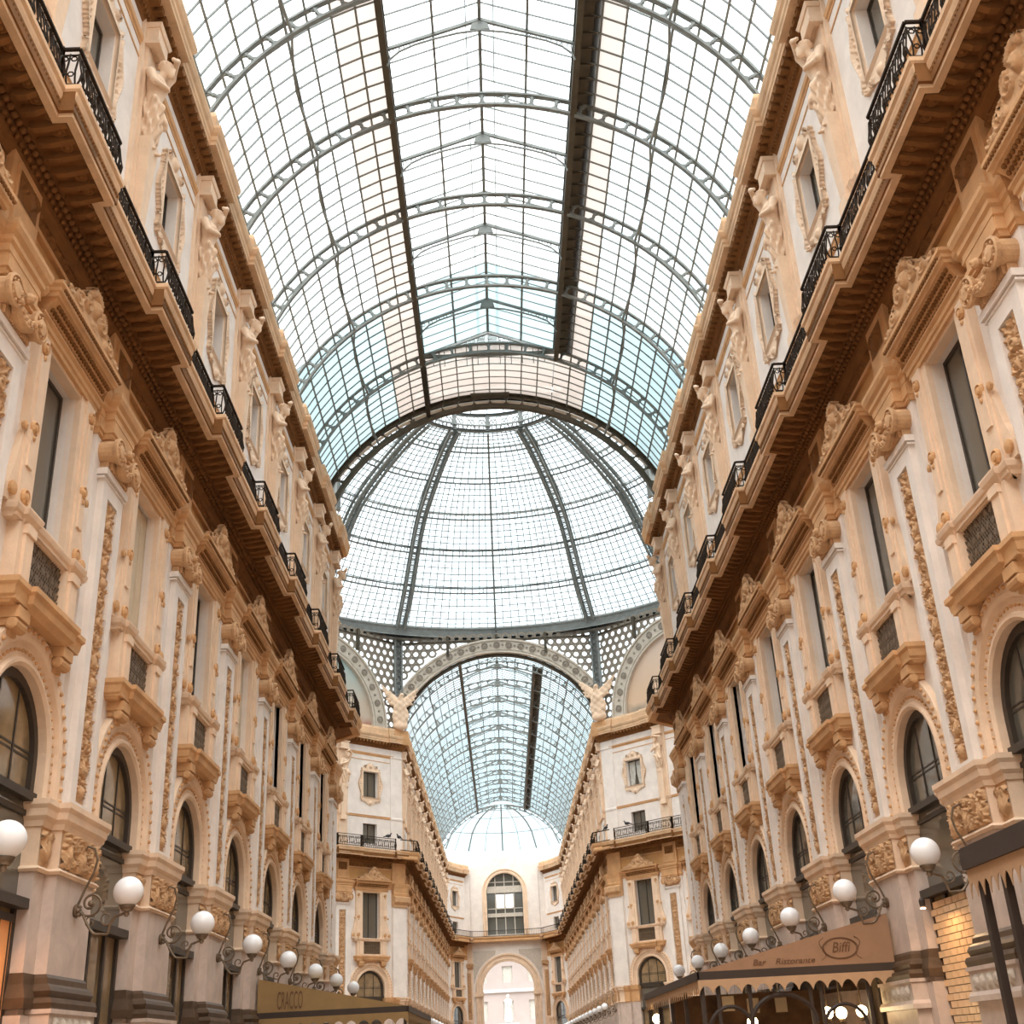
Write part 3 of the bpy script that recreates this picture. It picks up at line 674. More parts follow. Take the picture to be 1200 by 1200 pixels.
# ------------------------------------------------------------------ herm statues
def herm(var):
    sd=1 if var%2 else -1
    def f(X,Y,Z):
        X=X*sd
        # draped lower body
        zz=np.clip((Z-1.15)/.85,0,1); ang=np.arctan2(X,Y-.1)
        fold=.03*np.sin(ang*8+Z*6+1.5*np.sin(Z*4))+.02*np.sin(ang*15-Z*9)
        d=cap_(X,Y,Z,(0,.13,1.25),(0,.15,1.85),.2,.27)+fold*1.3
        d=smin(d,cap_(X,Y,Z,(-.26,.3,1.98),(.27,.34,1.72),.075,.09)+fold*.8,.05)
        d=smin(d,cap_(X,Y,Z,(.22,.28,1.75),(.3,.22,1.15),.08,.04)+fold*.5,.05)
        t=ell_(X,Y,Z,(0,.17,2.12),(.24,.17,.25)); t=smin(t,ell_(X,Y,Z,(0,.2,2.5),(.31,.2,.3)),.1)
        t=smin(t,cap_(X,Y,Z,(.12,.34,2.55),(-.12,.34,2.55),.09,.09),.06)
        t=smin(t,cap_(X,Y,Z,(0,.22,2.7),(0,.33,2.9),.11,.09),.06)
        t=smin(t,cap_(X,Y,Z,(-.3,.17,2.66),(.3,.17,2.7),.11,.11),.07)
        h=ell_(X,Y,Z,(.0,.40,3.02),(.125,.15,.17)); h=smin(h,ell_(X,Y,Z,(0,.5,2.88),(.07,.08,.11)),.05)
        h=smin(h,ell_(X,Y,Z,(0,.555,3.0),(.022,.04,.05)),.02); h=smin(h,ell_(X,Y,Z,(0,.36,3.12),(.145,.16,.1))+.012*np.sin(X*55)*np.sin(Y*60),.03)
        h=smin(h,cap_(X,Y,Z,(-.09,.52,3.075),(.09,.52,3.075),.018,.018),.015)+.010*np.sin(X*70)*np.sin(Z*60)*(Z>3.1)
        for e in(-1,1): h=np.maximum(h,-ell_(X,Y,Z,(e*.052,.55,3.035),(.034,.045,.024)))
        h=np.maximum(h,-ell_(X,Y,Z,(0,.59,2.925),(.035,.03,.011)))
        t=smin(t,h,.03)
        # raised arm folded over the head, other arm across the chest
        a=cap_(X,Y,Z,(.33,.17,2.68),(.40,.38,3.16),.105,.085); a=smin(a,cap_(X,Y,Z,(.40,.38,3.16),(.02,.60,3.27),.085,.06),.05)
        a=smin(a,cap_(X,Y,Z,(.02,.60,3.27),(-.16,.56,3.16),.055,.045),.04)
        a2=cap_(X,Y,Z,(-.33,.17,2.66),(-.45,.3,2.3),.095,.075); a2=smin(a2,cap_(X,Y,Z,(-.45,.3,2.3),(-.1,.45,2.42),.07,.05),.04); a2=smin(a2,ell_(X,Y,Z,(-.02,.46,2.45),(.09,.05,.05)),.03)
        for q in range(4): a2=smin(a2,cap_(X,Y,Z,(-.02,.48,2.42+.025*q),(.08,.47,2.44+.025*q),.014,.011),.008)
        d=smin(d,t,.06); d=smin(d,a,.04); d=smin(d,a2,.04)
        # feet and the garland hanging from the knot
        d=smin(d,cap_(X,Y,Z,(.1,.2,1.2),(.1,.2,.85),.085,.055),.05); d=smin(d,cap_(X,Y,Z,(-.1,.16,1.2),(-.08,.16,.9),.085,.055),.05)
        d=smin(d,cap_(X,Y,Z,(.1,.2,.82),(.11,.38,.78),.05,.04),.04); d=smin(d,cap_(X,Y,Z,(-.08,.16,.86),(-.09,.33,.8),.05,.04),.04)
        g=cap_(X,Y,Z,(0,.22,1.1),(.02,.2,.3),.09,.03)+.03*np.sin(Z*26)*np.cos(X*20); d=smin(d,g,.04)
        return d
    return f
HERM=[sdf_mesh('herm_statue',herm(v),(-.62,-.14,.2),(.62,.7,3.4),.025) for v in(0,1)]
for m_ in HERM: m_.materials.append(M['peach'])
def herm_at(wall,s,v,lab,group):
    Mx=wall.matrix_basis; p=Mx@Vector((s,-.0,18.0)); return ob('herm_statue',HERM[v],None,None,p,wall.rotation_euler.z,label=lab,cat='statue',group=group)
for side,sg in(('left',-1),('right',1)):
    for k in range(-1,8):
        herm_at(WALLS[side],(YP+B*k)*sg,0 if sg<0 else 1,'stone herm figure, %s from the camera on the near %s attic wall'%(ORD[k+1],side),'herm figures on the attic storey')
# ------------------------------------------------------------------ glazed barrel vault
ZC=21.1; RG=8.47; RL=8.0; RU=8.45
F0=.344; F1=.70; F2=1.26
PH=[F0+(F1-F0)*i/4 for i in range(4)]+[F1+(F2-F1)*i/6 for i in range(7)]
def pol(phi,r,y=0): return Vector((r*sin(phi),y,ZC+r*cos(phi)))
def pane_mesh(p0,p1,y0,y1,r=RG,g=.02,name='pane'):
    a,b=pol(p0,r),pol(p1,r); d=(b-a).normalized(); a=a+d*g; b=b-d*g; n=Vector((-d.z,0,d.x))
    if n.z<0: n=-n
    V=[]
    for q in(a,b):
        for y in(y0+g,y1-g):
            for t in(0,.012): V.append(q+Vector((0,y,0))+n*t)
    return MB().add(V,[(0,1,3,2),(4,6,7,5),(0,4,5,1),(2,3,7,6),(0,2,6,4),(1,5,7,3)])
def truss_parts(n=24,phm=F2):
    b=MB(); 
    def chord(r0,r1,w):
        N=40; P=[];Ns=[]
        for i in range(N+1):
            a=-phm+2*phm*i/N; P.append((0,0,ZC)); Ns.append((sin(a),0,cos(a)))
        return [(r0,-w/2),(r1,-w/2),(r1,w/2),(r0,w/2)],P,Ns
    lo=MB(); lo.sweep(*chord(RL-.05,RL+.03,.14),(0,1,0)); up=MB(); up.sweep(*chord(RU-.04,RU+.03,.16),(0,1,0))
    st=MB(); st.box(-.035,.035,-.05,.05,RL,RU)
    for z0,z1,s_ in((RL+.02,RL+.16,1),(RU-.02,RU-.16,-1)):
        for q in(-1,1): st.add([(q*.03,-.03,z0),(q*.17,-.03,z0),(q*.03,-.03,z1),(q*.03,.03,z0),(q*.17,.03,z0),(q*.03,.03,z1)],[(0,1,2),(3,5,4),(0,3,4,1),(1,4,5,2),(0,2,5,3)])
    st.lathe([(.02,-.04),(.06,-.04),(.06,.04),(.02,.04)],(0,0,(RL+RU)/2),10,'y')
    return lo.mesh('lower_chord'),up.mesh('upper_chord'),st.mesh('strut')
TLO,TUP,TST=truss_parts(); 
for m_ in(TLO,TUP,TST): m_.materials.append(M['steel'])
NST=26
TJ=MB()
for src in(TLO,TUP): TJ.add([v.co for v in src.vertices],[tuple(p.vertices) for p in src.polygons])
sv=[v.co for v in TST.vertices]; sf=[tuple(p.vertices) for p in TST.polygons]
for i in range(NST+1):
    a=-F2+2*F2*i/NST; R_=Matrix.Rotation(a,3,'Y'); TJ.add([R_@v+Vector((0,0,ZC)) for v in sv],sf)
TJ=TJ.mesh('arch_truss'); TJ.materials.append(M['steel'])
def arc_bar(p0,p1,r0,r1,w,n):
    P=[(0,0,ZC)]*(n+1); Ns=[(sin(p0+(p1-p0)*i/n),0,cos(p0+(p1-p0)*i/n)) for i in range(n+1)]
    return [(r0,-w/2),(r1,-w/2),(r1,w/2),(r0,w/2)],P,Ns,(0,1,0)
ROW=B/8
def bars_bay(closed):
    b=MB()
    for j in range(8):
        y=(j+.5)*ROW+ROW/2
        for sg in(-1,1):
            n0=len(b.v); b.sweep(*arc_bar(sg*F0,sg*F2,RG-.04,RG+.02,.036,10))
            for k in range(n0,len(b.v)): v=b.v[k]; b.v[k]=(v[0],v[1]+y,v[2])
        if closed:
            n0=len(b.v); b.sweep(*arc_bar(-F0,F0,RG-.03,RG+.02,.03,8))
            for k in range(n0,len(b.v)): v=b.v[k]; b.v[k]=(v[0],v[1]+y,v[2])
        else:
            for sg in(-1,1): b.bar((sg*2.85,y,29.1),(0,y,30.22),.03,.05)
    return b.mesh('glazing_bars')
def purl_bay(closed):
    b=MB()
    for sg in(-1,1):
        for p in PH[1:]:
            if abs(p-F1)<1e-6: continue
            b.bar(pol(sg*p,RG-.02),pol(sg*p,RG-.02,B),.06)
        # girder of two bowed flats at the main purlin
        for s2 in(-1,1):
            for i in range(8):
                f0,f1=i/8,(i+1)/8; o=lambda t:RU-.02-(s2>0)*(.42*abs(2*t-1)**1.5)
                b.bar(pol(sg*(F1+s2*.004),o(f0),f0*B),pol(sg*(F1+s2*.004),o(f1),f1*B),.07,.09)
    if closed:
        for i in range(1,8): p=-F0+2*F0*i/8; b.bar(pol(p,RG-.02),pol(p,RG-.02,B),.05)
    return b.mesh('purlins')
def lantern_bay():
    b=MB()
    b.bar((0,0,30.2),(0,B,30.2),.1,.14)
    for x in(-.42,.42): b.bar((x,0,30.12),(x,B,30.12),.03)
    for sg in(-1,1):
        b.bar((sg*1.42,0,29.66),(sg*1.42,B,29.66),.07,.1)
        b.bar((sg*2.85,0,29.12),(sg*2.85,B,29.12),.09,.12)
    # rafter with curved brackets half way along
    y=HB
    for sg in(-1,1):
        b.bar((sg*2.85,y,29.05),(0,y,30.15),.08,.1)
        pts=[(sg*2.8,y,28.4),(sg*2.72,y,28.65),(sg*2.45,y,28.95),(sg*2.0,y,29.2),(sg*1.4,y,29.42),(sg*.7,y,29.62),(0,y,29.72)]
        b.tube(pts,.035,5)
        for i in range(5):
            t=i/5; q=Vector(pts[i]); b.bar(q,(q.x,y,29.05+(2.85-abs(q.x))/2.85*1.1),.03)
            b.tube([(sg*(2.66-.3*i)+ .07*cos(a),y,28.98+.13*i+.07*sin(a)) for a in np.linspace(0,2*PI,9)],.015,4,False)
    b.plate([[(-.3,29.74),(.3,29.74),(.24,29.98),(0,30.12),(-.24,29.98)]],y-.03,y+.03)
    return b.mesh('lantern_frame')
def lantern_girder(sg,walk):
    b=MB(); x=sg*2.87
    b.box(x-.05,x+.05,0,B,28.55,29.15); b.box(x-.1,x+.1,0,B,28.5,28.58); b.box(x-.1,x+.1,0,B,29.1,29.16)
    if walk:
        b.box(2.95,3.55,0,B,28.88,28.93)
        for i in range(8): b.box(2.95,3.6,i*ROW,i*ROW+.05,28.8,28.9)
    return b.mesh('lantern_girder')
BB=[bars_bay(0),bars_bay(1)]; PB=[purl_bay(0),purl_bay(1)]; LB=lantern_bay(); LG=[lantern_girder(-1,0),lantern_girder(1,1)]
for m_ in BB+PB+[LB]: m_.materials.append(M['steel'])
for m_ in LG: m_.materials.append(M['steel_dark'])
PM={}
def pane_key(sg,i):
    k=(sg,i)
    if k not in PM:
        me=pane_mesh(sg*PH[i],sg*PH[i+1],0,ROW).mesh('pane'); me.materials.append(M['soiled' if i<2 else 'glass']); PM[k]=me
    return PM[k]
def lpane(sg,i):
    k=('l',sg,i)
    if k not in PM:
        x0,x1=(2.83,1.43) if i==0 else (1.41,.03); z=lambda x:29.1+(2.85-x)/2.85*1.1
        b=MB(); b.add([(sg*x,y,z(x)+t) for x in(x0,x1) for y in(.02,ROW-.02) for t in(0,.012)],[(0,1,3,2),(4,6,7,5),(0,4,5,1),(2,3,7,6),(0,2,6,4),(1,5,7,3)])
        me=b.mesh('lantern_pane'); me.materials.append(M['glass']); PM[k]=me
    return PM[k]
def merged(items,name,m):
    b=MB()
    for me,dy in items: b.add([(v.co.x,v.co.y+dy,v.co.z) for v in me.vertices],[tuple(p.vertices) for p in me.polygons])
    me=b.mesh(name); me.materials.append(M[m]); return me
def field(closed):
    cl=[(pane_key(sg,i),j*ROW) for sg in(-1,1) for i in range(2,10) for j in range(8)]
    so_=[(pane_key(sg,i),j*ROW) for sg in(-1,1) for i in range(2) for j in range(8)]
    if closed:
        for i in range(8):
            p=-F0+2*F0*i/8; me=pane_mesh(p,p+F0/4,0,ROW).mesh('pane'); so_+=[(me,j*ROW) for j in range(8)]
    else: cl+=[(lpane(sg,i),j*ROW) for sg in(-1,1) for i in(0,1) for j in range(8)]
    return merged(cl,'clear_pane_field','glass'),merged(so_,'beige_pane_field','soiled')
FO=field(0); FC=field(1); FT=[]
for q in(FO,FC):
    t=q[0].copy(); t.materials.clear(); t.materials.append(M['teal']); FT.append(t)
FS=[]
for q in(FO,FC):
    t=q[1].copy(); t.materials.clear(); t.materials.append(M['glass']); FS.append(t)
def vault(root,y0,nb,truss_label,closed_at=(),pane_range=None,detail=True,walk=True):
    """bays start at y0; a truss at every bay line"""
    for i in range(nb):
        y=y0+i*B; c=1 if i in closed_at else 0
        ob('glazing_bars',BB[c],None,root,(0,y,0),kind='stuff'); ob('purlins',PB[c],None,root,(0,y,0))
        if not c: ob('lantern_frame',LB,None,root,(0,y,0))
        ob('lantern_girder',LG[0],None,root,(0,y,0)); ob('lantern_girder',LG[1],None,root,(0,y,0))
        if pane_range and pane_range[0]<=y<pane_range[1]:
            for j in range(8):
                if y+j*ROW>pane_range[2]: 
                    pass
                for sg in(-1,1):
                    for q in range(10): ob('pane',pane_key(sg,q),None,root,(0,y+j*ROW,0))
                    for q in(0,1): ob('lantern_pane',lpane(sg,q),None,root,(0,y+j*ROW,0))
        else:
            F=FC if c else FO
            ob('pane_field',FT[c] if (36<y<48) else F[0],None,root,(0,y,0),kind='stuff'); ob('side_pane_field',F[1] if y<60 else FS[c],None,root,(0,y,0),kind='stuff')
    for i in range(nb+1):
        y=y0+i*B
        if detail:
            t=ob('arch_truss',None,None,root,(0,y,0)); ob('lower_chord',TLO,None,t,(0,0,0)); ob('upper_chord',TUP,None,t)
            for k in range(NST+1): ob('strut',TST,None,t,(0,0,ZC),(0,-F2+2*F2*k/NST,0))
        else: ob('arch_truss',TJ,None,root,(0,y,0))
ceil=ob('ceiling',None,None,label='glazed barrel vault over the near arcade with grey steel arch trusses',cat='glass roof',kind='structure')
vault(ceil,4.3,3,'',detail=False)
vault(ceil,18.85,5,'',pane_range=(23,29,99))
# closing bay of the vault, rim ring and glazed gable of the lantern
RIMY=47.55; LS=(RIMY-43.1)/B
for nm,me in(('glazing_bars',BB[1]),('purlins',PB[1]),('lantern_girder',LG[0]),('lantern_girder',LG[0]),('teal_pane_field',FT[1]),('beige_pane_field',FC[1])):
    o=ob(nm,me,None,ceil,(0,43.1,0),scale=(1,LS,1),kind='stuff' if 'field' in nm or 'bars' in nm else None)
ceil.children[-3].scale=(-1,LS,1)
def rim_plate(r0,r1,phm,slots,y0,y1,sl=(.28,.2)):
    outer=[(r1*sin(-phm+2*phm*i/48),ZC+r1*cos(-phm+2*phm*i/48)) for i in range(49)]
    inner=[(r0*sin(phm-2*phm*i/48),ZC+r0*cos(phm-2*phm*i/48)) for i in range(49)]
    holes=[]
    rm=(r0+r1)/2
    for i in range(slots):
        a=-phm+2*phm*(i+.5)/slots; h=[]
        for k in range(10):
            t=2*PI*k/10; dx=(sl[0]-sl[1]*.5)*(1 if cos(t)>0 else -1)+sl[1]*cos(t)*.9; dz=sl[1]*sin(t)
            h.append(((rm+dz)*sin(a+dx/rm),ZC+(rm+dz)*cos(a+dx/rm)))
        holes.append(h)
    return MB().plate([outer+inner]+holes,y0,y1)
rp=rim_plate(7.82,8.5,1.2,26,-.08,.08,(.30,.17)); 
rp.sweep(*arc_bar(-1.2,1.2,7.78,7.86,.26,40)); rp.sweep(*arc_bar(-1.2,1.2,8.44,8.54,.45,40))
rim=ob('rim_arch',rp,'steel_dark',ceil,(0,RIMY,0))
g=MB(); g.bar((-2.85,0,29.12),(0,0,30.22),.08,.1); g.bar((2.85,0,29.12),(0,0,30.22),.08,.1); g.bar((-2.85,0,29.1),(2.85,0,29.1),.12,.12)
for i in range(-5,6):
    x=i*.48; g.bar((x,0,29.1),(x,0,29.12+(2.85-abs(x))*.386),.03)
for i in range(-5,6):
    x=i*.48; g.bar((x,0,28.6),(x,0,29.1),.03)
ob('lantern_gable',g,'steel',ceil,(0,43.3,0)); ob('gable_pane',MB().plate([[(-2.8,28.6),(2.8,28.6),(2.8,29.12),(0,30.18),(-2.8,29.12)]],-.01,.01),'glass',ceil,(0,43.36,0))
dk=MB(); dk.plate([[(-2.9,28.85),(2.9,28.85),(1.2,29.5),(-1.2,29.5)]],0,.35)
ob('ridge_walkway',MB().box(-.9,.9,-.25,.12,29.95,30.05),'steel_dark',ceil,(0,RIMY-.2,-.6))
# ------------------------------------------------------------------ octagon
CY=66.75; AP=18.15; HSD=7.52
def face_frame(k):
    """face k : outward-from-centre azimuth 45k deg measured from +y; local x along the wall, y inwards"""
    az=math.radians(45*k); c=Vector((AP*sin(az),CY+AP*cos(az),0)); return c,PI-az
CORNER=[('marble',[(-.5,0),(.3,0),(.3,2.48),(.24,2.5),(.24,4.34),(-.5,4.34)]),
 ('dark_stone',[(-.5,2.48),(.42,2.48),(.4,2.7),(.3,2.9),(.25,2.96),(-.5,2.96)]),
 ('ochre',[(-.5,4.32),(.28,4.32),(.3,4.4),(.27,4.42),(.27,4.96),(.34,5.08),(.4,5.2),(.4,5.34),(-.5,5.34)]),
 ('plaster',[(-.5,5.34),(.2,5.34),(.2,11.1),(-.5,11.1)]),
 ('carved',[(-.5,11.05),(.26,11.05),(.26,11.25),(.44,11.4),(.46,11.7),(.3,11.78),(-.5,11.78)]),
 ('ochre',[(-.5,11.78),(.26,11.78),(.3,11.96),(.26,12.0),(.3,12.3),(.38,12.5),(.42,12.62),(.12,12.63),(.12,14.0),(-.5,14.0)]),
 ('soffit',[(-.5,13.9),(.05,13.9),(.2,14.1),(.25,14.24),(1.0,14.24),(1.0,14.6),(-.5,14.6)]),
 ('ochre',[(.8,14.17),(1.1,14.17),(1.12,14.3),(1.06,14.4),(1.14,14.52),(1.18,14.7),(.3,14.72),(-.5,14.7),(-.5,14.6),(.8,14.6)]),
 ('plaster',[(-.5,14.7),(-.02,14.7),(-.02,16.9),(.02,17.0),(.02,17.1),(-.04,17.15),(-.04,21.3),(.02,21.4),(-.04,21.5),(-.04,22.1),(-.5,22.1)]),
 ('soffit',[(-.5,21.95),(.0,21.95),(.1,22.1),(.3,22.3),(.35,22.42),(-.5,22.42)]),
 ('ochre',[(-.5,22.36),(.5,22.36),(.54,22.5),(.6,22.75),(.6,22.9),(.5,22.92),(.5,23.4),(-.5,23.4)])]
def corner(name,path,parent):
    r=ob(name,None,None,parent)
    nm={'marble':'pier','dark_stone':'base_moulding','plaster':'shaft','carved':'capital','ochre':'moulding','soffit':'soffit'}
    for m_,pr in CORNER: ob(nm[m_],MB().plan(pr,path),m_,r)
    p=[Vector(q) for q in path]; d0=(p[0]-p[1]).normalized(); d1=(p[2]-p[1]).normalized(); lp=[tuple(p[1]+d0*1.75),tuple(p[1]),tuple(p[1]+d1*1.75)]
    ob('side_pier',MB().plan([(-.6,0),(.06,0),(.06,5.0),(-.6,5.0)],lp),'marble',r); ob('side_band',MB().plan([(-.6,4.32),(.08,4.32),(.08,4.96),(.16,5.1),(.2,5.34),(-.6,5.34)],lp),'ochre',r)
    b=MB(); 
    rl=[(1.0,14.72),(1.06,14.72),(1.06,14.78),(1.0,14.78)]; b.plan(rl,path); b.plan([(a,z+.7) for a,z in rl],path)
    ob('corner_railing',b,'iron',r)
    return r
oct_=ob('wall_octagon',None,None,None,label='octagonal crossing walls under the glass dome',cat='wall',kind='structure')
XD=HSD
# corners of the near and far arms (a=0 on the wall plane)
V8=lambda k:(AP/cos(PI/8)*sin(math.radians(22.5+45*k)),CY+AP/cos(PI/8)*cos(math.radians(22.5+45*k)))
def diag_dir(k): return Vector((sin(math.radians(45*k)),cos(math.radians(45*k))))
yv=CY-AP; yf=CY+AP
corner('corner_pilaster',[(-XW,47.9),(-XW,48.87),(-XW-.9,49.77)],oct_)
corner('corner_pilaster',[(XW+.9,49.77),(XW,48.87),(XW,47.9)],oct_)
corner('corner_pilaster',[(-XW-.75,YF+.27-.75),(-XW,YF+.27),(-XW,YF+.95)],oct_)
corner('corner_pilaster',[(XW,YF+.95),(XW,YF+.27),(XW+.75,YF+.27-.75)],oct_)
# visible diagonal walls (k=1 right, k=-1 left): three bays of the same order
SC=15.04/3/B
for side,k in(('left',-1),('right',1)):
    c,rz=face_frame(k)
    w=ob('wall_diagonal_'+side,None,None,None,c,rz,scale=(SC,1,1),label='diagonal %s wall of the dome crossing facing the camera with window bays'%side,cat='wall',kind='structure')
    WALLS['d'+side]=w
    for j in(-1,0,1): put_bay(w,j*B); put_windows(w,j*B,'lunette_pane','pane','curtain' if side=='right' else 'pane')
    for j in(-.5,.5): put_pilaster(w,j*B)
    r=ob('balcony_railing',None,None,None,c,rz,scale=(SC,1,1),label='iron balcony railing along the %s diagonal wall below the dome'%side,cat='railing')
    for j in(-1,0,1): ob('straight_panel',RR,None,r,(j*B,.12,0))
    for j in(-.5,.5): ob('projecting_panel',RB,None,r,(j*B,0,0))
    for j in(-.5,.5): herm_at(w,j*B*SC,0,'carved stone herm figure on the %s diagonal wall, %s bay division'%(side,'outer' if (j<0)==(side=='right') else 'inner'),'herm figures under the dome')
# plain hidden walls: near diagonals and the side arms
for k in(3,-3,2,-2):
    c,rz=face_frame(k); r=ob('wall_crossing',None,None,oct_,c,rz)
    for m_,pr in CORNER: ob('wall_course',MB().plan([(a*.6 if a>0 else a,z) for a,z in pr],[(HSD,0),(-HSD,0)]),m_,r)
# rings over the arms, lunettes over the diagonals, pierced screens up to the dome ring
def ring_mesh(R0,R1,zc,phm,n):
    b=MB(); N=44
    for prof in([(R0,-.1),(R1,-.1),(R1,.1),(R0,.1)],[(R0-.03,-.1),(R0+.08,-.1),(R0+.08,.2),(R0-.03,.2)],[(R1-.1,-.1),(R1+.04,-.1),(R1+.04,.2),(R1-.1,.2)],[(R0+.2,0),(R0+.24,0),(R0+.24,.16),(R0+.2,.16)]):
        P=[(0,0,zc)]*(N+1); Ns=[(sin(-phm+2*phm*i/N),0,cos(-phm+2*phm*i/N)) for i in range(N+1)]; b.sweep(prof,P,Ns,(0,1,0))
    ro=MB(); rm=(R0+R1)/2+.05
    for i in range(n):
        a=-phm+2*phm*(i+.5)/n; p=(rm*sin(a),.0,zc+rm*cos(a))
        ro.lathe([(.26,.1),(.27,.15),(.2,.16),(.17,.12),(.12,.15),(.01,.17)],p,12,'y')
        for q in range(6): t=q*PI/3; ro.sphere((p[0]+.2*cos(t),.15,p[2]+.2*sin(t)),.045,5,4)
        a2=a+phm/n; ro.lathe([(.09,.1),(.1,.14),(.02,.15)],(rm*sin(a2),0,zc+rm*cos(a2)),8,'y')
    return b.mesh('ring'),ro.mesh('ring_rosettes')
RA=ring_mesh(8.0,9.0,21.1,1.02,19); RN=ring_mesh(8.75,9.35,21.1,1.02,19); RD=ring_mesh(5.15,6.35,23.4,PI/2,15)
def screen(zc,R,pitch=.62):
    b=MB(); nx=int(2*HSD/pitch); z=23.3; V=[];row=0
    while z<30.4:
        for i in range(nx+1):
            x=-HSD+.3+(i+.5*(row%2))*pitch
            if abs(x)>HSD-.25 or math.hypot(x,z-zc)<R+.2: continue
            h=[(x+.19*cos(t),z+.19*sin(t)) for t in np.linspace(0,2*PI,9)[:-1]]; o=[(x+.36*cos(t),z+.36*sin(t)) for t in np.linspace(0,2*PI,9)[:-1]]
            n0=len(b.v)
            for y in(-.03,.03):
                b.v+=[(p[0],y,p[1]) for p in h]+[(p[0],y,p[1]) for p in o]
            for q in range(8):
                r_=(q+1)%8
                b.f+=[(n0+q,n0+r_,n0+8+r_,n0+8+q),(n0+16+q,n0+16+r_,n0+24+r_,n0+24+q),(n0+q,n0+r_,n0+16+r_,n0+16+q)]
            b.lathe([(.12,-.02),(.12,.02)],(x,0,z),8,'y') if False else None
        z+=pitch*.87; row+=1
    return b.mesh('pierced_screen')
SA=screen(21.1,9.0); SD=screen(23.4,6.35)
for me,m_ in((RN[0],'steel_pale'),(RN[1],'ring_dark'),(RA[0],'steel_pale'),(RA[1],'ring_dark'),(RD[0],'steel_pale'),(RD[1],'ring_dark'),(SA,'ring_dark'),(SD,'ring_dark')): me.materials.append(M[m_])
for k in range(8):
    c,rz=face_frame(k-3)
    q=(k-3)%8; R=RA if q%2==0 else RD
    if q==4: R=RN
    if q%2: ob('lunette_base',MB().box(-6.5,-5.1,-.1,.2,22.8,23.45).box(5.1,6.5,-.1,.2,22.8,23.45),'peach',oct_,c,rz)
    r=ob('ring_arch',R[0],None,oct_,c+Vector((0,0,0)),rz); ob('rosettes',R[1],None,r)
    if k-3 not in(3,4,-3): ob('pierced_screen',SA if q%2==0 else SD,None,oct_,c,rz,kind='stuff')
    b=MB(); b.box(-HSD,HSD,-.1,.1,30.05,30.15)
    for x in(-3.7,0,3.7): b.box(x-.1,x+.1,-.05,.2,28.9 if abs(x)>1 else 30.1,30.5)
    ob('screen_rail',b,'steel_dark',oct_,c,rz)
# murals in the diagonal lunettes
def mural_mat(name,c0,c1,c2,z0,z1,z2):
    m=bpy.data.materials.new(name); m.use_nodes=True; nt=m.node_tree; b=nt.nodes['Principled BSDF']; N=nt.nodes.new; L=nt.links.new
    tc=N('ShaderNodeTexCoord'); sp=N('ShaderNodeSeparateXYZ'); n=N('ShaderNodeTexNoise'); n.inputs['Scale'].default_value=.9; n.inputs['Detail'].default_value=6
    L(tc.outputs['Object'],sp.inputs[0]); L(tc.outputs['Object'],n.inputs['Vector'])
    ma=N('ShaderNodeMath'); ma.operation='MULTIPLY_ADD'; ma.inputs[1].default_value=1.6; L(n.outputs['Fac'],ma.inputs[0]); L(sp.outputs['Z'],ma.inputs[2])
    mr=N('ShaderNodeMapRange'); mr.inputs['From Min'].default_value=z0+.8; mr.inputs['From Max'].default_value=z2+.8; L(ma.outputs[0],mr.inputs[0])
    r=N('ShaderNodeValToRGB'); e=r.color_ramp.elements; e[0].color=(*c0,1); e[1].color=(*c2,1); e[1].position=1; q=e.new((z1-z0)/(z2-z0)); q.color=(*c1,1); q2=e.new(.12); q2.color=(*c1,1)
    L(mr.outputs[0],r.inputs[0]); L(r.outputs[0],b.inputs['Base Color']); b.inputs['Roughness'].default_value=.7; return m
M['mural_teal']=mural_mat('faded_teal_mural_paint',(.38,.20,.15),(.50,.42,.33),(.33,.50,.52),23.5,25.0,28.5)
M['mural_sand']=mural_mat('faded_sand_mural_paint',(.28,.24,.19),(.62,.44,.30),(.62,.50,.42),23.5,25.0,28.5)
M['paint_dark']=mat('umber_mural_paint',(.22,.17,.14),.8,.2,3); M['paint_mid']=mat('drab_mural_paint',(.42,.34,.27),.8,.2,3)
for side,k,mm in(('left',-1,'mural_teal'),('right',1,'mural_sand')):
    c,rz=face_frame(k)
    lp=[(5.4,22.9)]+arc(0,23.4,5.4,0,PI,24)+[(-5.4,22.9)]
    r=ob('mural',MB().plate([lp],-.2,-.06),mm,None,c,rz,label='%s lunette mural under the dome'%('faded teal sky and landscape' if side=='left' else 'faded sand-coloured figures'),cat='mural')
    rg=random.Random(k+9)
    b=MB(); sg=-k
    if side=='right':
        for x,z,a,h in((2.6,24.5,.7,1.1),(2.2,25.3,.35,.5),(3.2,24.4,.6,.8),(1.5,24.0,.9,.5)):
            b.plate([[(sg*-x*-1+a*cos(t),z+h*sin(t)*(1+.15*sin(3*t))) for t in np.linspace(0,2*PI,13)[:-1]]],-.07,-.045)
        ob('painted_figure',b,'paint_dark',r)
        b=MB()
        for x,z,a,h in((.7,25.6,.42,1.3),(.72,27.1,.22,.3),(-.8,24.6,.7,1.0),(-.8,26.0,.22,.28)):
            b.plate([[(sg*-x*-1+a*cos(t),z+h*sin(t)) for t in np.linspace(0,2*PI,13)[:-1]]],-.07,-.045)
        ob('painted_figure',b,'paint_mid',r)
    else:
        for i in range(9):
            x=-3.9+rg.random()*6; z=23.7+rg.random()*.5; b.plate([[(x+.45*cos(t),z+(.3+.3*rg.random())*sin(t)) for t in np.linspace(0,2*PI,9)[:-1]]],-.07,-.045)
        ob('painted_figure',b,'paint_mid',r)
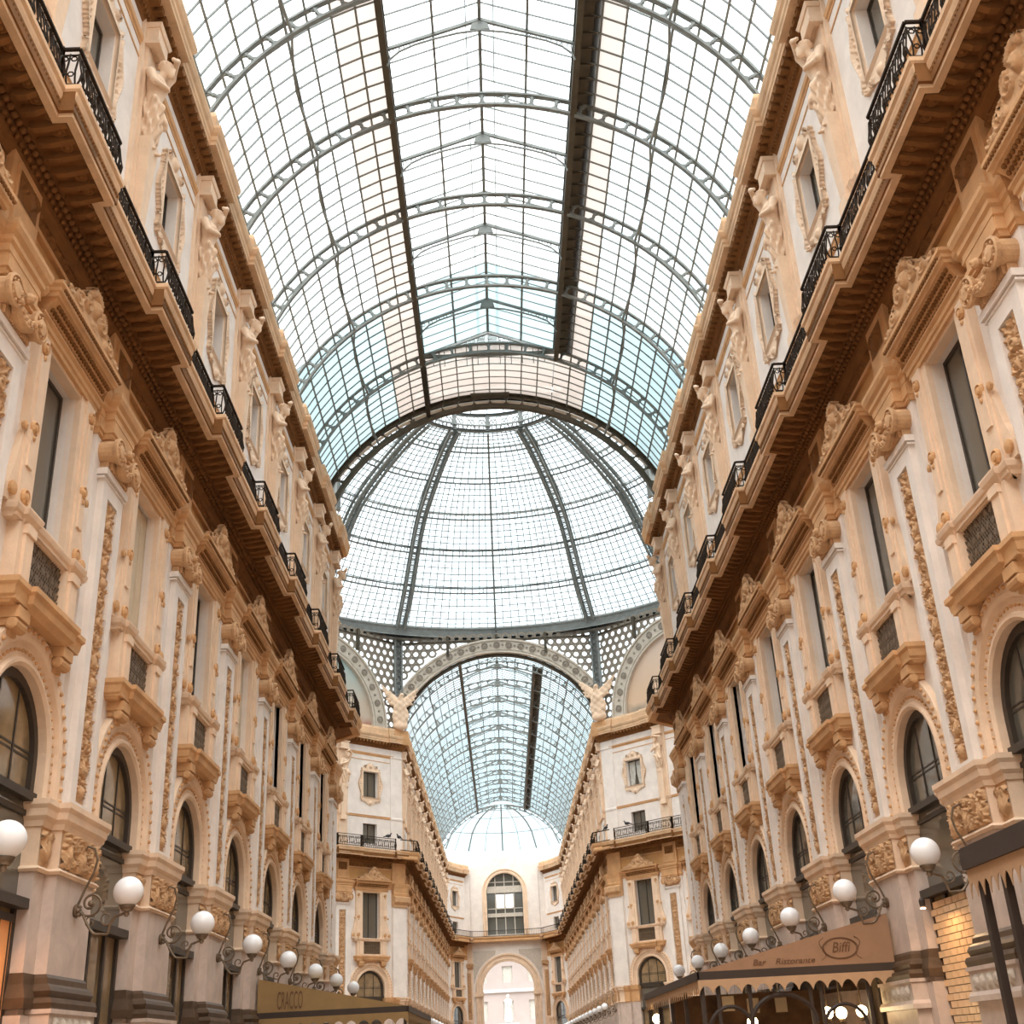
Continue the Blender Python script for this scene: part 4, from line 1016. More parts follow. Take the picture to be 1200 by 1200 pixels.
# winged corner sculptures with shields
def eagle(X,Y,Z):
    d=ell_(X,Y,Z,(0,.25,1.0),(.62,.28,.95)); d=smin(d,ell_(X,Y,Z,(0,.35,1.7),(.42,.3,.5)),.12)
    d=smin(d,cap_(X,Y,Z,(0,.35,1.9),(0,.5,2.45),.24,.17),.1); d=smin(d,cap_(X,Y,Z,(0,.5,2.5),(.0,.78,2.42),.14,.05),.06)
    for s_ in(-1,1):
        for q in range(5):
            t=q/4; d=smin(d,cap_(X,Y,Z,(s_*.25,.25,1.75+.1*q),(s_*(.95+.5*t),.22,2.1+1.1*t-.15*(1-t)),.17,.07),.05)
    d+=.03*np.sin(Z*13)*np.sin(X*11)
    d=smin(d,ell_(X,Y,Z,(0,.2,.25),(.55,.3,.3)),.1); return d
EG=sdf_mesh('winged_sculpture',eagle,(-1.75,-.3,-.1),(1.75,1.0,3.4),.07); EG.materials.append(M['peach'])
for nm,k in(('left',-.5),('right',.5)):
    az=math.radians(45*k); rr=AP/cos(PI/8)-.45
    ob('winged_sculpture',EG,None,None,(rr*sin(az),CY+rr*cos(az),23.4),PI-az,label='winged stone eagle over a shield at the %s corner of the far arch'%nm,cat='sculpture')
# vertical corner ribs and dome
PRO=[(19.2,30.6),(18.9,31.3),(17.1,33.5),(15.45,35.9),(13.7,38.1),(11.0,39.8),(8.4,41.0),(6.2,41.6)]
def rib(w,lat,steps=3):
    b=MB(); pts=[]
    for i in range(1,len(PRO)-1):
        for j in range(steps):
            t=j/steps; p0,p1,p2,p3=[PRO[max(0,min(len(PRO)-1,i+q))] for q in(-1,0,1,2)]
            pts.append(tuple(.5*((2*p1[d])+(-p0[d]+p2[d])*t+(2*p0[d]-5*p1[d]+4*p2[d]-p3[d])*t*t+(-p0[d]+3*p1[d]-3*p2[d]+p3[d])*t**3) for d in(0,1)))
    pts.append(PRO[-1])
    pts=pts
    for o in(0,-.5):
        for s_ in((-1,1) if w>.2 else (0,)):
            for (r0,z0),(r1,z1) in zip(pts[:-1],pts[1:]):
                n=Vector((z0-z1,0,r0-r1)); 
                b.bar((s_*w/2,r0+o*.6,z0+o*.7),(s_*w/2,r1+o*.6,z1+o*.7),.17 if w>.2 else .14,.14)
    if w>.2:
        m_=0
        for (r0,z0),(r1,z1) in zip(pts[:-1],pts[1:]):
            k=3
            for j in range(k):
                t0,t1=j/k,(j+1)/k; A=Vector((0,r0+(r1-r0)*t0-.15,z0+(z1-z0)*t0-.17)); Bq=Vector((0,r0+(r1-r0)*t1-.15,z0+(z1-z0)*t1-.17)); h=Vector((w/2,0,0))
                b.bar(A-h,Bq+h,.04); b.bar(A+h,Bq-h,.04); b.bar(A-h,A+h,.05)
                for s_ in(-1,1): b.bar(A+h*s_,A+h*s_+Vector((0,-.2,-.22)),.05)
    return b.mesh('rib'),pts
RIBM,PTS=rib(.55,1); RIBS,_=rib(.1,0)
RIBM.materials.append(M['steel']); RIBS.materials.append(M['steel'])
dome=ob('ceiling_dome',None,None,None,(0,CY,0),label='large glass and iron dome over the octagonal crossing',cat='glass dome',kind='structure')
for k in range(16): ob('rib',RIBM if k%8 else RIBS,None,dome,(0,0,0),math.radians(22.5*k))
def sector():
    bars=MB(); rings=MB(); panes=[]
    A=math.radians(22.5)
    lv=PRO[1:]
    def pt(r,z,a): return Vector((r*sin(a),r*cos(a),z))
    for i,(r,z) in enumerate(lv):
        for dz,dr in((0,0),(.32,-.18 if i else 0)):
            if i==0 and dz: continue
            for j in range(4):
                a0,a1=-A/2+A*j/4,-A/2+A*(j+1)/4; rings.bar(pt(r+dr*1.2,z+dz,a0),pt(r+dr*1.2,z+dz,a1),.09,.1)
            if i:
                for j in range(1,8): a=-A/2+A*j/8; rings.bar(pt(r,z,a),pt(r+dr*1.2,z+dz,a),.06)
    idx=[k for k in range(0,len(PTS),3)]
    for b_ in range(len(idx)-1):
        seg=PTS[idx[b_]:idx[b_+1]+1]
        nm=12 if b_<4 else 8
        for j in range(1,nm):
            a=-A/2+A*j/nm
            for (r0,z0),(r1,z1) in zip(seg[:-1],seg[1:]): bars.bar(pt(r0+.05,z0+.05,a),pt(r1+.05,z1+.05,a),.055)
        for (r0,z0),(r1,z1) in zip(seg[:-1],seg[1:]):
            for t in(0,.5):
                r,z=r0+(r1-r0)*t,z0+(z1-z0)*t
                for j in range(2): a0,a1=-A/2+A*j/2,-A/2+A*(j+1)/2; bars.bar(pt(r,z,a0),pt(r,z,a1),.05)
        mb=MB()
        for (r0,z0),(r1,z1) in zip(seg[:-1],seg[1:]):
            for j in range(2):
                a0,a1=-A/2+A*j/2+.002,-A/2+A*(j+1)/2-.002; v=[pt(r0+.1,z0+.1,a0),pt(r0+.1,z0+.1,a1),pt(r1+.1,z1+.1,a1),pt(r1+.1,z1+.1,a0)]
                mb.add(v+[q+Vector((0,.01,.012)) for q in v],[(0,1,2,3),(4,7,6,5),(0,4,5,1),(2,6,7,3)])
        me=mb.mesh('pane'); me.materials.append(M['glass']); panes.append(me)
    return bars.mesh('glazing_bars'),rings.mesh('ring_girder'),panes
SB,SR,SP=sector(); SB.materials.append(M['steel']); SR.materials.append(M['steel'])
for k in range(16):
    a=math.radians(22.5*k+11.25)
    ob('glazing_bars',SB,None,dome,(0,0,0),a,kind='stuff'); ob('ring_girder',SR,None,dome,(0,0,0),a)
    for me in SP: ob('pane',me,None,dome,(0,0,0),a)
b=MB(); b.lathe([(18.75,30.35),(19.5,30.35),(19.5,31.35),(18.7,31.35),(18.62,31.2),(18.7,31.05),(18.7,30.6),(18.62,30.5)],(0,0,0),64)
b.f=b.f[:-2]; ob('springing_ring',b,'steel',dome)
for k in range(8):
    a=math.radians(22.5+45*k); r=AP/cos(PI/8)-.15; b=MB()
    b.box(-.32,-.2,-.25,.1,24.5,31.2); b.box(.2,.32,-.25,.1,24.5,31.2); b.box(-.25,.25,0,.06,24.5,31.2)
    for i in range(14): z=24.6+.47*i; b.bar((-.25,-.2,z),(.25,-.2,z+.45),.05); b.bar((.25,-.2,z),(-.25,-.2,z+.45),.05)
    ob('corner_post',b,'steel',dome,(r*sin(a),r*cos(a),0),-a)
b=MB(); 
for z in(41.5,42.75): 
    b.lathe([(6.0,z),(6.3,z),(6.3,z+.14),(6.0,z+.14)],(0,0,0),48); b.f=b.f[:-2]
for i in range(48):
    a,a2=2*PI*i/48,2*PI*(i+1)/48; p=lambda a,z:(6.1*sin(a),6.1*cos(a),z)
    b.bar(p(a,41.6),p(a2,42.8),.05); b.bar(p(a2,41.6),p(a,42.8),.05)
    if i%3==0: b.bar(p(a,41.5),p(a,42.8),.28,.1)
    c=Vector(p((a+a2)/2,42.2)); tx=Vector((cos((a+a2)/2),-sin((a+a2)/2),0)); b.tube([c+tx*(.25*cos(t))+Vector((0,0,.25*sin(t))) for t in np.linspace(0,2*PI,9)],.04,4,False)
ob('lantern_ring',b,'steel',dome)
b=MB()
for i in range(32):
    a=2*PI*i/32; b.bar((6.2*sin(a),6.2*cos(a),42.9),(1.0*sin(a),1.0*cos(a),44.6),.05)
b.lathe([(3.6,43.72),(3.7,43.72),(3.7,43.8),(3.6,43.8)],(0,0,0),32); b.f=b.f[:-2]; b.lathe([(.9,44.5),(1.2,44.5),(1.2,44.8),(.9,44.8)],(0,0,0),16)
ob('lantern_frame',b,'steel',dome)
b=MB().lathe([(6.25,42.93),(1.0,44.65),(.98,44.67),(6.25,42.96)],(0,0,0),32); b.f=b.f[:-2]; ob('lantern_glass',b,'glass',dome)
# ------------------------------------------------------------------ far arcade
ceil2=ob('ceiling_far',None,None,None,label='glazed barrel vault over the far arcade beyond the dome',cat='glass roof',kind='structure')
F0Y=YF+.3
vault(ceil2,88.6,12,'',detail=False)
c2=(88.6-F0Y)/B
for nm,me in(('glazing_bars',BB[1]),('purlins',PB[1]),('lantern_girder',LG[0]),('clear_pane_field',FC[0]),('side_pane_field',FS[1])):
    ob(nm,me,None,ceil2,(0,F0Y,0),scale=(1,c2,1),kind='stuff' if 'field' in nm or 'bars' in nm else None)
ob('rim_arch',rp.mesh('rim_arch'),'steel_dark',ceil2,(0,F0Y,0))
for side,sg in(('left',-1),('right',1)):
    w=ob('wall_far_'+side,None,None,None,(sg*XW,0,0),PI/2 if sg>0 else -PI/2,label='ornate arcade wall of the far arm beyond the dome, %s side'%side,cat='wall',kind='structure')
    WALLS['f'+side]=w; y0=YF+.9
    r=ob('balcony_railing',None,None,None,(sg*XW,0,0),w.rotation_euler.z,label='iron balcony railing running along the far %s wall'%side,cat='railing')
    for k in range(13):
        s_=(y0+HB+B*k)*sg; put_bay(w,s_); put_windows(w,s_,'lunette_pane_dark'); ob('straight_panel',RR,None,r,(s_,0,0))
    for k in range(14):
        s_=(y0+B*k)*sg; put_pilaster(w,s_); ob('projecting_panel',RB,None,r,(s_,0,0))
        herm_at(w,s_,0 if sg<0 else 1,'small distant herm figure, %s beyond the dome on the far %s wall'%(ORD[k],side),'herm figures of the far arcade')
YE=148.9
# end wall: concave in three facets with a tall arch and a big arched window over it
endw=ob('wall_end',None,None,None,(0,YE+5,0),PI,label='curved end wall with tall open arch and big arched window at the far end',cat='wall',kind='structure')
a1=archloop(3.1,0,8.85,20); a2=archloop(2.25,14.9,20.1,20)
b=MB().plate([[(-4.3,0)]+[(x,z) for x,z in reversed(a1)]+[(4.3,0),(4.3,14.2),(-4.3,14.2)]],-1.2,0); b.plate([rect(-4.3,4.3,14.2,24.3),a2[::-1]],-.8,0)
ob('centre_wall',b,'plaster',endw)
b=MB()
for r0,z0,zc,w_ in((3.1,0,8.85,.85),(2.25,14.9,20.1,.55)):
    pts=[(r0,z0)]+arc(0,zc,r0,0,PI,24)+[(-r0,z0)]
    b.sweep([(0,-.6),(0,.08),(w_*.3,.12),(w_*.35,.05),(w_*.7,.05),(w_*.75,.14),(w_,.14),(w_+.03,0)],[(x,0,z) for x,z in pts],[(1,0,0)]+[(cos(PI*i/24),0,sin(PI*i/24)) for i in range(25)]+[(-1,0,0)],(0,1,0),cap=False)
for sg in(-1,1): b.box(*sorted((sg*3.0,sg*4.1)),-.4,.25,8.0,8.5)
ob('archivolt',b,'peach',endw)
b=MB()
for sg in(-1,1): b.plate([[(sg*4.2,9.5),(sg*4.2,13.2),(sg*1.4,13.2)]+[(sg*q*cos(t),8.85+q*sin(t)) for q,t in [(4.15,a) for a in np.linspace(1.2,.2,6)]]][0:1] if sg>0 else [[(sg*4.2,9.5),(sg*4.2,13.2),(sg*1.4,13.2)]+[(sg*4.15*cos(t),8.85+4.15*sin(t)) for t in np.linspace(1.2,.2,6)]],-.02,.05)
ob('spandrel_panel',b,'frieze_stone',endw)
ob('backing_wall',MB().box(4.2,6.2,-1.6,-.12,0,24).box(-6.2,-4.2,-1.6,-.12,0,24).box(7.2,8.6,3.9,6.2,0,23.6).box(-8.6,-7.2,3.9,6.2,0,23.6),'plaster',endw)
for x in(-4.75,4.75):
    w_=ob('end_pilaster',None,None,endw,(x,0,0)); b=MB().box(-.45,.45,-.5,.25,0,11); b.box(-.5,.5,-.5,.1,11,14); ob('shaft',b,'peach',w_); P_('capital',w_,(0,0,0)).scale=(.85,1,1)
    q=P_('carved_panel',w_,(0,.26,5.5)); b=MB().box(-.4,.4,-.5,.1,14.7,22); ob('upper_shaft',b,'plaster',w_)
fr=MB().plate([a2[::-1]]+[archloop(.1,0,0,3)[:0] or rect(-.01,.01,15.01,15.02)],-.5,-.45)
ob('window_backing',fr,'window',endw)
b=MB()
for x in(-1.15,0,1.15): b.box(x-.06,x+.06,-.45,-.35,14.9,20.1+math.sqrt(2.25**2-x*x)-.05)
for z in(15.0,17.2,17.5,18.1,20.0,20.5,21.3): b.box(-2.2,2.2,-.45,-.36,z-.05,z+.05)
for z,h in((17.1,.45),(20.0,.8)): b.box(-2.2,2.2,-.46,-.3,z,z+h)
ob('window_frame',b,'steel_pale',endw)
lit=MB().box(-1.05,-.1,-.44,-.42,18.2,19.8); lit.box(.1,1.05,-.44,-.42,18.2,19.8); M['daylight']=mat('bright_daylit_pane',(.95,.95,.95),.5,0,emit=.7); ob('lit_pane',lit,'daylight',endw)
for side,sg in(('left',-1),('right',1)):
    x0,y0,x1,y1=XW+.05,YE-.2,4.9,YE+4.9; dx,dy=x1-x0,y1-y0; L_=math.hypot(dx,dy)
    ang=math.atan2(dy,sg*dx); 
    rz=ang+ (PI if sg<0 else 0) if False else None
    cx,cy=sg*(x0+x1)/2,(y0+y1)/2
    # outward normal faces the camera
    n=Vector((-sg*dy,-abs(dx),0)).normalized(); rz=math.atan2(n.y,n.x)-PI/2
    w=ob('wall_end_'+side,None,None,None,(cx,cy,0),rz,scale=(min(1.05,L_/B),1,1),label='narrow angled %s bay of the far end wall with stacked windows'%side,cat='wall',kind='structure')
    put_bay(w,0); put_windows(w,0,'lunette_pane_dark')
    w.scale=(L_/B,1,1)
    for x in(-HB,HB): P_('pier',w,(x,-.1,0)); P_('impost',w,(x,-.1,0))
pp=[(XW,YE-.2),(4.9,YE+4.9),(-4.9,YE+4.9),(-XW,YE-.2)]
pp=[(XW,YE-.6),(4.9,YE+4.7),(2.6,YE+5.3),(-2.6,YE+5.3),(-4.9,YE+4.7),(-XW,YE-.6)]
cn=ob('end_cornice',MB().plan([(-.5,14.17),(.9,14.17),(.92,14.35),(.86,14.45),(.98,14.6),(1.0,14.75),(-.5,14.75)],pp[::-1]),'ochre',endw.parent)
cn['label']='curved balcony cornice crossing the far end wall'; cn['category']='cornice'; cn['kind']='structure'
b=MB(); b.plan([(.8,15.42),(.86,15.42),(.86,15.48),(.8,15.48)],pp[::-1]); b.plan([(.8,14.78),(.86,14.78),(.86,14.84),(.8,14.84)],pp[::-1])
for a_,c_ in zip(pp[:-1],pp[1:]):
    A=Vector((*a_,0));C_=Vector((*c_,0)); d=(C_-A); n=int(d.length/.16); nn=Vector((-d.y,d.x,0)).normalized(); 
    if nn.y>0 and abs(nn.y)>abs(nn.x)*.2: nn=-nn
    if nn.x*A.x>0 and abs(nn.x)>.4: nn=-nn
    for i in range(n): p=A+d*(i/n)+nn*.83; b.box(p.x-.012,p.x+.012,p.y-.012,p.y+.012,14.8,15.45)
ob('balcony_railing',b,'iron',label='iron balcony railing curving across the far end wall',cat='railing')
# half dome closing the far vault
YH=88.6+12*B; b=MB(); g=MB()
for j in range(9):
    t=-1.2+2.4*j/8
    pts=[]
    for i in range(8):
        u=i/7; top=pol(0,RG,YH+.2); foot=Vector((7.6*sin(t)*1.0,YH+1.0+5.2*cos(t),24.2)); top=Vector((sin(t)*.8,YH+.5,29.5))
        p=top.lerp(foot,u); p.z=24.2+5.3*math.sqrt(max(0,1-u*u*.98)) ; pts.append(p)
    b.tube(pts,.1 if j%2==0 else .04,5)
    if j:
        for p,q,r_,s_ in zip(pts[:-1],pts[1:],prev[1:],prev[:-1]):
            g.add([p,q,r_,s_]+[v+Vector((0,0,.015)) for v in(p,q,r_,s_)],[(0,1,2,3),(4,5,6,7),(0,1,5,4),(2,3,7,6)])
    prev=pts
for i in (2,4,6):
    b.tube([Vector((0,0,0))+q for q in [ (lambda t:Vector((sin(t)*.8,YH+.5,0)).lerp(Vector((7.6*sin(t),YH+1+5.2*cos(t),0)),i/7)+Vector((0,0,24.2+5.3*math.sqrt(max(0,1-(i/7)**2*.98)))))(t) for t in np.linspace(-1.2,1.2,13)]],.05,5)
hd=ob('ceiling_apse',b,'steel',label='half dome of glass closing the far vault over the end wall',cat='glass roof',kind='structure'); ob('pane_field',g,'glass',hd,kind='stuff')

# ------------------------------------------------------------------ plain continuation of the arcade behind the camera
bh=ob('wall_behind',MB().box(-8.2,-XW,-45,1.9,0,23.4).box(XW,8.2,-45,1.9,0,23.4).box(-8.2,8.2,-46,-45,0,30),'peach',label='plain arcade walls behind the viewer',cat='wall',kind='structure')
# ------------------------------------------------------------------ globe wall lamps
def lamp_meshes():
    g=MB().sphere((0,1.04,4.15),.226,24,16); g=g.mesh('globe',True); g.materials.append(M['opal'])
    b=MB(); b.lathe([(.07,3.86),(.1,3.9),(.13,3.95),(.05,3.97)],(0,1.04,0),12); b.lathe([(.02,3.78),(.05,3.82),(.03,3.86),(.06,3.88)],(0,1.04,0),10); 
    cup=b.mesh('cup',True); cup.materials.append(M['bronze'])
    b=MB(); b.lathe([(.09,.24),(.11,.28),(.07,.3),(.05,.33),(.01,.34)],(0,0,3.9),12,'y')
    T=np.linspace
    b.tube([(0,.3+.06*t,3.9-.03*t) for t in T(0,1,3)]+[(0,.36+.34*sin(a*.5)*1.0,3.87-.36*sin(a)*.9-.0*a) for a in T(.2,1.6,7)]+[(0,.86-.13*cos(a)+.05,3.56+.22*a-.02) for a in T(0,1.1,5)]+[(0,1.03,3.84)],.022,6)
    sp=lambda cy,cz,R,t0,t1,n,s_: [(0,cy+R*(1-.8*i/n)*cos(t0+(t1-t0)*i/n),cz+s_*R*(1-.8*i/n)*sin(t0+(t1-t0)*i/n)) for i in range(n+1)]
    b.tube(sp(.48,4.0,.2,-2.6,6.5,26,1),.02,5); b.tube(sp(.74,3.78,.12,0,8,20,-1),.014,5); b.tube(sp(.5,3.72,.1,1,8,18,1),.012,5)
    b.tube([(0,.28,3.98),(0,.36,4.2),(0,.48,4.45),(0,.52,4.65),(0,.46,4.82),(0,.36,4.86),(0,.28,4.8)],.02,6)
    b.sphere((0,.48,4.0),.05,8,6); b.sphere((0,.28,4.8),.05,8,6)
    for k in range(6): a=k*PI/3; b.sphere((.07*cos(a),.31,3.9+.07*sin(a)),.03,6,4)
    br=b.mesh('bracket',False); br.materials.append(M['bronze'])
    return g,cup,br
LM=lamp_meshes()
def lamp(wall,s,lab,grp):
    t=ob('wall_lamp',None,None,None,wall.matrix_basis@Vector((s,0,0)),wall.rotation_euler.z,label=lab,cat='lamp',group=grp)
    for n,m_ in(('globe',LM[0]),('cup',LM[1]),('bracket',LM[2])): ob(n,m_,None,t)
for side,sg in(('left',-1),('right',1)):
    for k in range(0,8): lamp(WALLS[side],(YP+.08+B*k)*sg,'white globe lamp on scrolled bracket, %s pier along the near %s wall'%(ORD[k],side),'globe lamps on the arcade piers')
    for k in range(14): lamp(WALLS['f'+side],(YF+.9+B*k)*sg,'small distant white globe lamp, %s pier of the far %s wall'%(ORD[k],side),'globe lamps of the far arcade')
    w=WALLS['d'+side]; lamp(w,(2.5 if side=='left' else -2.5),'white globe lamp on the %s diagonal wall under the dome'%side,'globe lamps under the dome')
# ------------------------------------------------------------------ tiled and orange shop interiors
bp=ob('tiled_panel',MB().box(-1.12,1.12,-.16,-.12,.3,3.72),'mortar',WALLS['right'],(YP+HB+B,0,0))
bk=MB().box(-.155,.155,-.12,-.085,0,.105).mesh('brick'); bk.materials.append(M['brick']); bh2=MB().box(-.07,.07,-.12,-.085,0,.105).mesh('half_brick'); bh2.materials.append(M['brick'])
for r_ in range(20):
    z=1.36+.118*r_; off=.165 if r_%2 else 0
    for c_ in range(7):
        x=-.99+.33*c_+off
        if x>1.0: continue
        ob('brick',bk,None,bp,(x,rng.uniform(-.004,.004),z),0)
    ob('brick',bh2,None,bp,((-1.02 if off else 1.07),0,z))
def warm_light(name,loc,e,col,size=.6,rot=(0,0,0)):
    l=bpy.data.lights.new(name,'AREA'); l.energy=e; l.color=col; l.size=size; o=bpy.data.objects.new(name,l); COL.objects.link(o); o.location=loc; o.rotation_euler=rot; return o
sp_=ob('spot_lamp',MB().lathe([(.02,0),(.05,.02),(.06,.12),(.04,.16),(.01,.17)],(0,0,0),10),'frame',None,(7.1,22.1,3.62),label='small lit spotlight above the tiled shop panel on the right',cat='spotlight')
ob('bulb',MB().lathe([(.045,-.01),(.05,0),(.01,.01)],(0,0,0),10),'spot_on',sp_,(0,0,-.01))
warm_light('shop_light',(6.95,21.3,3.66),16,(1,.62,.3),.5,(0,math.radians(28),0))
op=ob('orange_panel',MB().box(-1.12,1.12,-.165,-.13,.3,3.72),'orange_wall',WALLS['left'],(-(YP+HB),0,0))
b=MB()
for x in(-1.0,-.62): b.box(x-.012,x+.012,-.13,-.115,.3,3.72)
b.box(-1.12,1.12,-.14,-.1,3.62,3.72); ob('panel_strip',b,'frame',op)
warm_light('shop_light',(-7.0,16.4,3.6),20,(1,.5,.22),.8,(0,math.radians(-35),0))
# ------------------------------------------------------------------ awnings
def scallop(x0,x1,zt,zb,n,d,deep=.12):
    pts=[(x0,zt)]; m=8
    for i in range(n):
        for j in range(m):
            t=j/m; x=x0+(x1-x0)*(i+t)/n; pts.append((x,zb+deep*abs(sin(PI*t))**.7))
    pts+=[(x1,zb),(x1,zt)]
    return pts
def text(body,parent,loc,size,sx,rot,mname,shear=0,name='lettering'):
    c=bpy.data.curves.new('lettering','FONT'); c.body=body; c.size=size; c.extrude=.004; c.shear=shear; c.align_x='CENTER'; c.materials.append(M[mname])
    o=bpy.data.objects.new(name,c); COL.objects.link(o); bpy.context.view_layer.update(); me=bpy.data.meshes.new_from_object(o); bpy.data.objects.remove(o); o=bpy.data.objects.new(name,me); COL.objects.link(o); o.parent=parent; o.location=loc; o.rotation_euler=rot; o.scale=(sx,1,1); return o
def awning(name_mat,val_mat,xo,xw,y0,y1,zo,zw,label,n_end,n_front,zbot,deep):
    r=ob('awning',None,None,None,((xo+xw)/2,y0,0),label=label,cat='awning'); cx=(xo+xw)/2
    tri=[(xo-cx,zo),(xw-cx,zo),(xw-cx,zw)]
    if xo>xw: tri=tri[::-1]
    ob('end_panel',MB().plate([tri],-.02,.02),name_mat,r)
    d=y1-y0
    b=MB(); b.add([(xo-cx,0,zo),(xo-cx,d,zo),(xw-cx,d,zw),(xw-cx,0,zw),(xo-cx,0,zo+.03),(xo-cx,d,zo+.03),(xw-cx,d,zw+.03),(xw-cx,0,zw+.03)],[(0,1,2,3),(4,7,6,5),(0,4,5,1),(1,5,6,2),(2,6,7,3),(3,7,4,0)])
    ob('canopy',b,name_mat,r)
    b=MB(); b.bar((xo-cx,0,zo-.04),(xw-cx,0,zo-.04),.06,.15); b.bar((xo-cx,-.03,zo-.04),(xo-cx,d,zo-.04),.06,.15); ob('rail',b,'awn_edge',r)
    ob('valance',MB().plate([scallop(min(xo,xw)-cx,max(xo,xw)-cx,zo-.11,zbot,n_end,0,deep)],-.015,.0),val_mat,r,(0,-.02,0))
    ob('valance',MB().plate([scallop(0,d,zo-.11,zbot,n_front,0,deep)],-.015,0),val_mat,r,(xo-cx,0,0),PI/2)
    return r,cx
r,cx=awning('awn_brown','awn_tan',3.17,6.95,23.8,33.0,2.79,3.68,'brown canvas restaurant awning with dark rail and scalloped valance, right side',14,30,2.42,.15)
cy=5.0-cx; pts=[(1.07*cos(t),.62*sin(t)) for t in np.linspace(0,2*PI,33)]
b=MB()
for q in(.40,.37): b.tube([(5.95-cx+q*.85*cos(t),-.03,3.12+q*.48*sin(t)) for t in np.linspace(0,2*PI,41)],.006,4,False)
for s_ in(-1,1): b.tube([(5.95-cx+s_*(.34+.05*sin(t*3)),-.03,3.12+.2*sin(t)) for t in np.linspace(-1.5,1.5,21)],.005,4,False)
ob('oval_emblem',b,'lettering',r)
text('Biffi',r,(5.95-cx,-.03,3.05),.26,.9,(PI/2,0,0),'lettering',.3); 
text('Bar',r,(4.36-cx,-.03,2.89),.15,1.2,(PI/2,0,0),'lettering',.3); text('Ristorante',r,(5.05-cx,-.03,2.89),.15,1.2,(PI/2,math.radians(0),0),'lettering',.3)
for y in(.1,2.4,4.6,6.9,9.1):
    for x in((3.25-cx),): ob('post',MB().box(x-.04,x+.04,y-.04,y+.04,0,2.75).box(x-.06,x+.06,y-.06,y+.06,0,.15),'awn_edge',r)
for x in(3.55,4.15,5.3,5.5,6.4): ob('post',MB().box(x-cx-.03,x-cx+.03,.1,.16,0,2.75).box(x-cx-.05,x-cx+.05,.08,.18,0,.12),'awn_edge',r)
b=MB()
b.tube([(4.75-cx+.62*cos(t),.13,1.85+.52*sin(t)) for t in np.linspace(0,PI,16)],.045,6); b.tube([(3.75-cx+.42*cos(t),.13,1.75+.45*sin(t)) for t in np.linspace(0,PI,14)],.04,6)
b.tube([(5.9-cx+.4*cos(t),.13,1.75+.4*sin(t)) for t in np.linspace(0,PI,14)],.035,6)
ob('arched_brace',b,'awn_edge',r)
ob('back_screen',MB().box(3.4-cx,6.9-cx,5.5,5.6,.2,2.6),'interior',r)
for i,(x,z) in enumerate(((4.35,2.35),(5.0,2.3),(5.75,2.3))):
    fr=ob('framed_menu_board',MB().box(-.11,.11,-.02,.02,-.13,.13).box(-.13,.13,-.01,.03,-.15,.15),'cream_panel',None,(x,27.5+i*.6,z),label='small framed board hanging inside the restaurant pavilion, %s from the street side'%ORD[i],cat='board',group='boards in the pavilion')
    ob('cord',MB().box(-.01,.01,0,.01,.15,.5),'frame',fr)
def bulb(x,y,z,lab,r_=.11):
    t=ob('hanging_globe_lamp',MB().lathe([(.02,-.02),(.05,0),(.06,.05),(.02,.07)],(0,0,-r_-.05),10),'bronze',None,(x,y,z),label=lab,cat='lamp',group='lit lamps under the brown awning')
    ob('lit_globe',MB().sphere((0,0,0),r_,16,12).mesh('lit_globe',True),'lamp_on',t); ob('stem',MB().box(-.012,.012,-.012,.012,r_,2.72-z),'bronze',t)
bulb(5.840,25.000,2.022,'lit globe lamp under the brown awning, leftmost of the trio')
bulb(6.135,25.100,2.011,'lit globe lamp under the brown awning, middle one of the trio')
bulb(6.515,25.000,2.020,'lit globe lamp under the brown awning, rightmost of the trio')
bulb(4.538,26.000,1.938,'single lit globe lamp under the brown awning behind the arched brace')
bulb(3.251,31.500,2.199,'lit lamp at the far end under the brown awning')
BIRDS=[(-7.97, 83.32, 'dark pigeon on the left diagonal balcony rail, facing left'), (-7.05, 82.89, 'dark pigeon on the left diagonal balcony rail, nearer the corner'), (7.25, 83.82, 'dark pigeon on the right diagonal balcony rail, nearer the corner'), (7.99, 82.68, 'dark pigeon on the right diagonal balcony rail, farther from corner')]

def pigeon(X,Y,Z):
    d=ell_(X,Y,Z,(0,0,.14),(.2,.1,.1)); d=smin(d,cap_(X,Y,Z,(.13,0,.2),(.2,0,.29),.05,.04),.04); d=smin(d,ell_(X,Y,Z,(.22,0,.31),(.05,.04,.04)),.02)
    d=smin(d,cap_(X,Y,Z,(.26,0,.305),(.31,0,.295),.015,.006),.01); d=smin(d,cap_(X,Y,Z,(-.15,0,.12),(-.36,0,.06),.05,.03),.03)
    for q in(-1,1): d=smin(d,cap_(X,Y,Z,(.02,.04*q,.06),(.03,.04*q,-.0),.012,.01),.01)
    return d
PG=sdf_mesh('pigeon',pigeon,(-.45,-.15,-.04),(.38,.15,.4),.02); PG.materials.append(M['bird'])
for i,(x,y,lab) in enumerate(BIRDS):
    # snap on to the rail line of the diagonal wall
    w=WALLS['dleft' if x<0 else 'dright']; Mi=w.matrix_basis.inverted(); q=Mi@Vector((x,y,15.5)); q.y=.93 if abs(abs(q.x)-HB)>1.0 else 1.06; q.z=15.5; q.x+=(-.35 if i%2 else .25)*(1 if x<0 else 1); p=w.matrix_basis@q
    ob('pigeon',PG,None,None,p,w.rotation_euler.z+(0.2 if i%2 else PI-.3),label=lab,cat='bird',group='pigeons on the balcony rails')
r,cx=awning('awn_olive','awn_olive',-3.02,-6.95,33.3,43.0,2.83,3.66,'olive gold canvas awning with tall thin lettering on the left side',12,34,2.42,.15)
text('CRACCO',r,(-6.1-cx,-.03,2.93),.62,.26,(PI/2,0,0),'lettering')
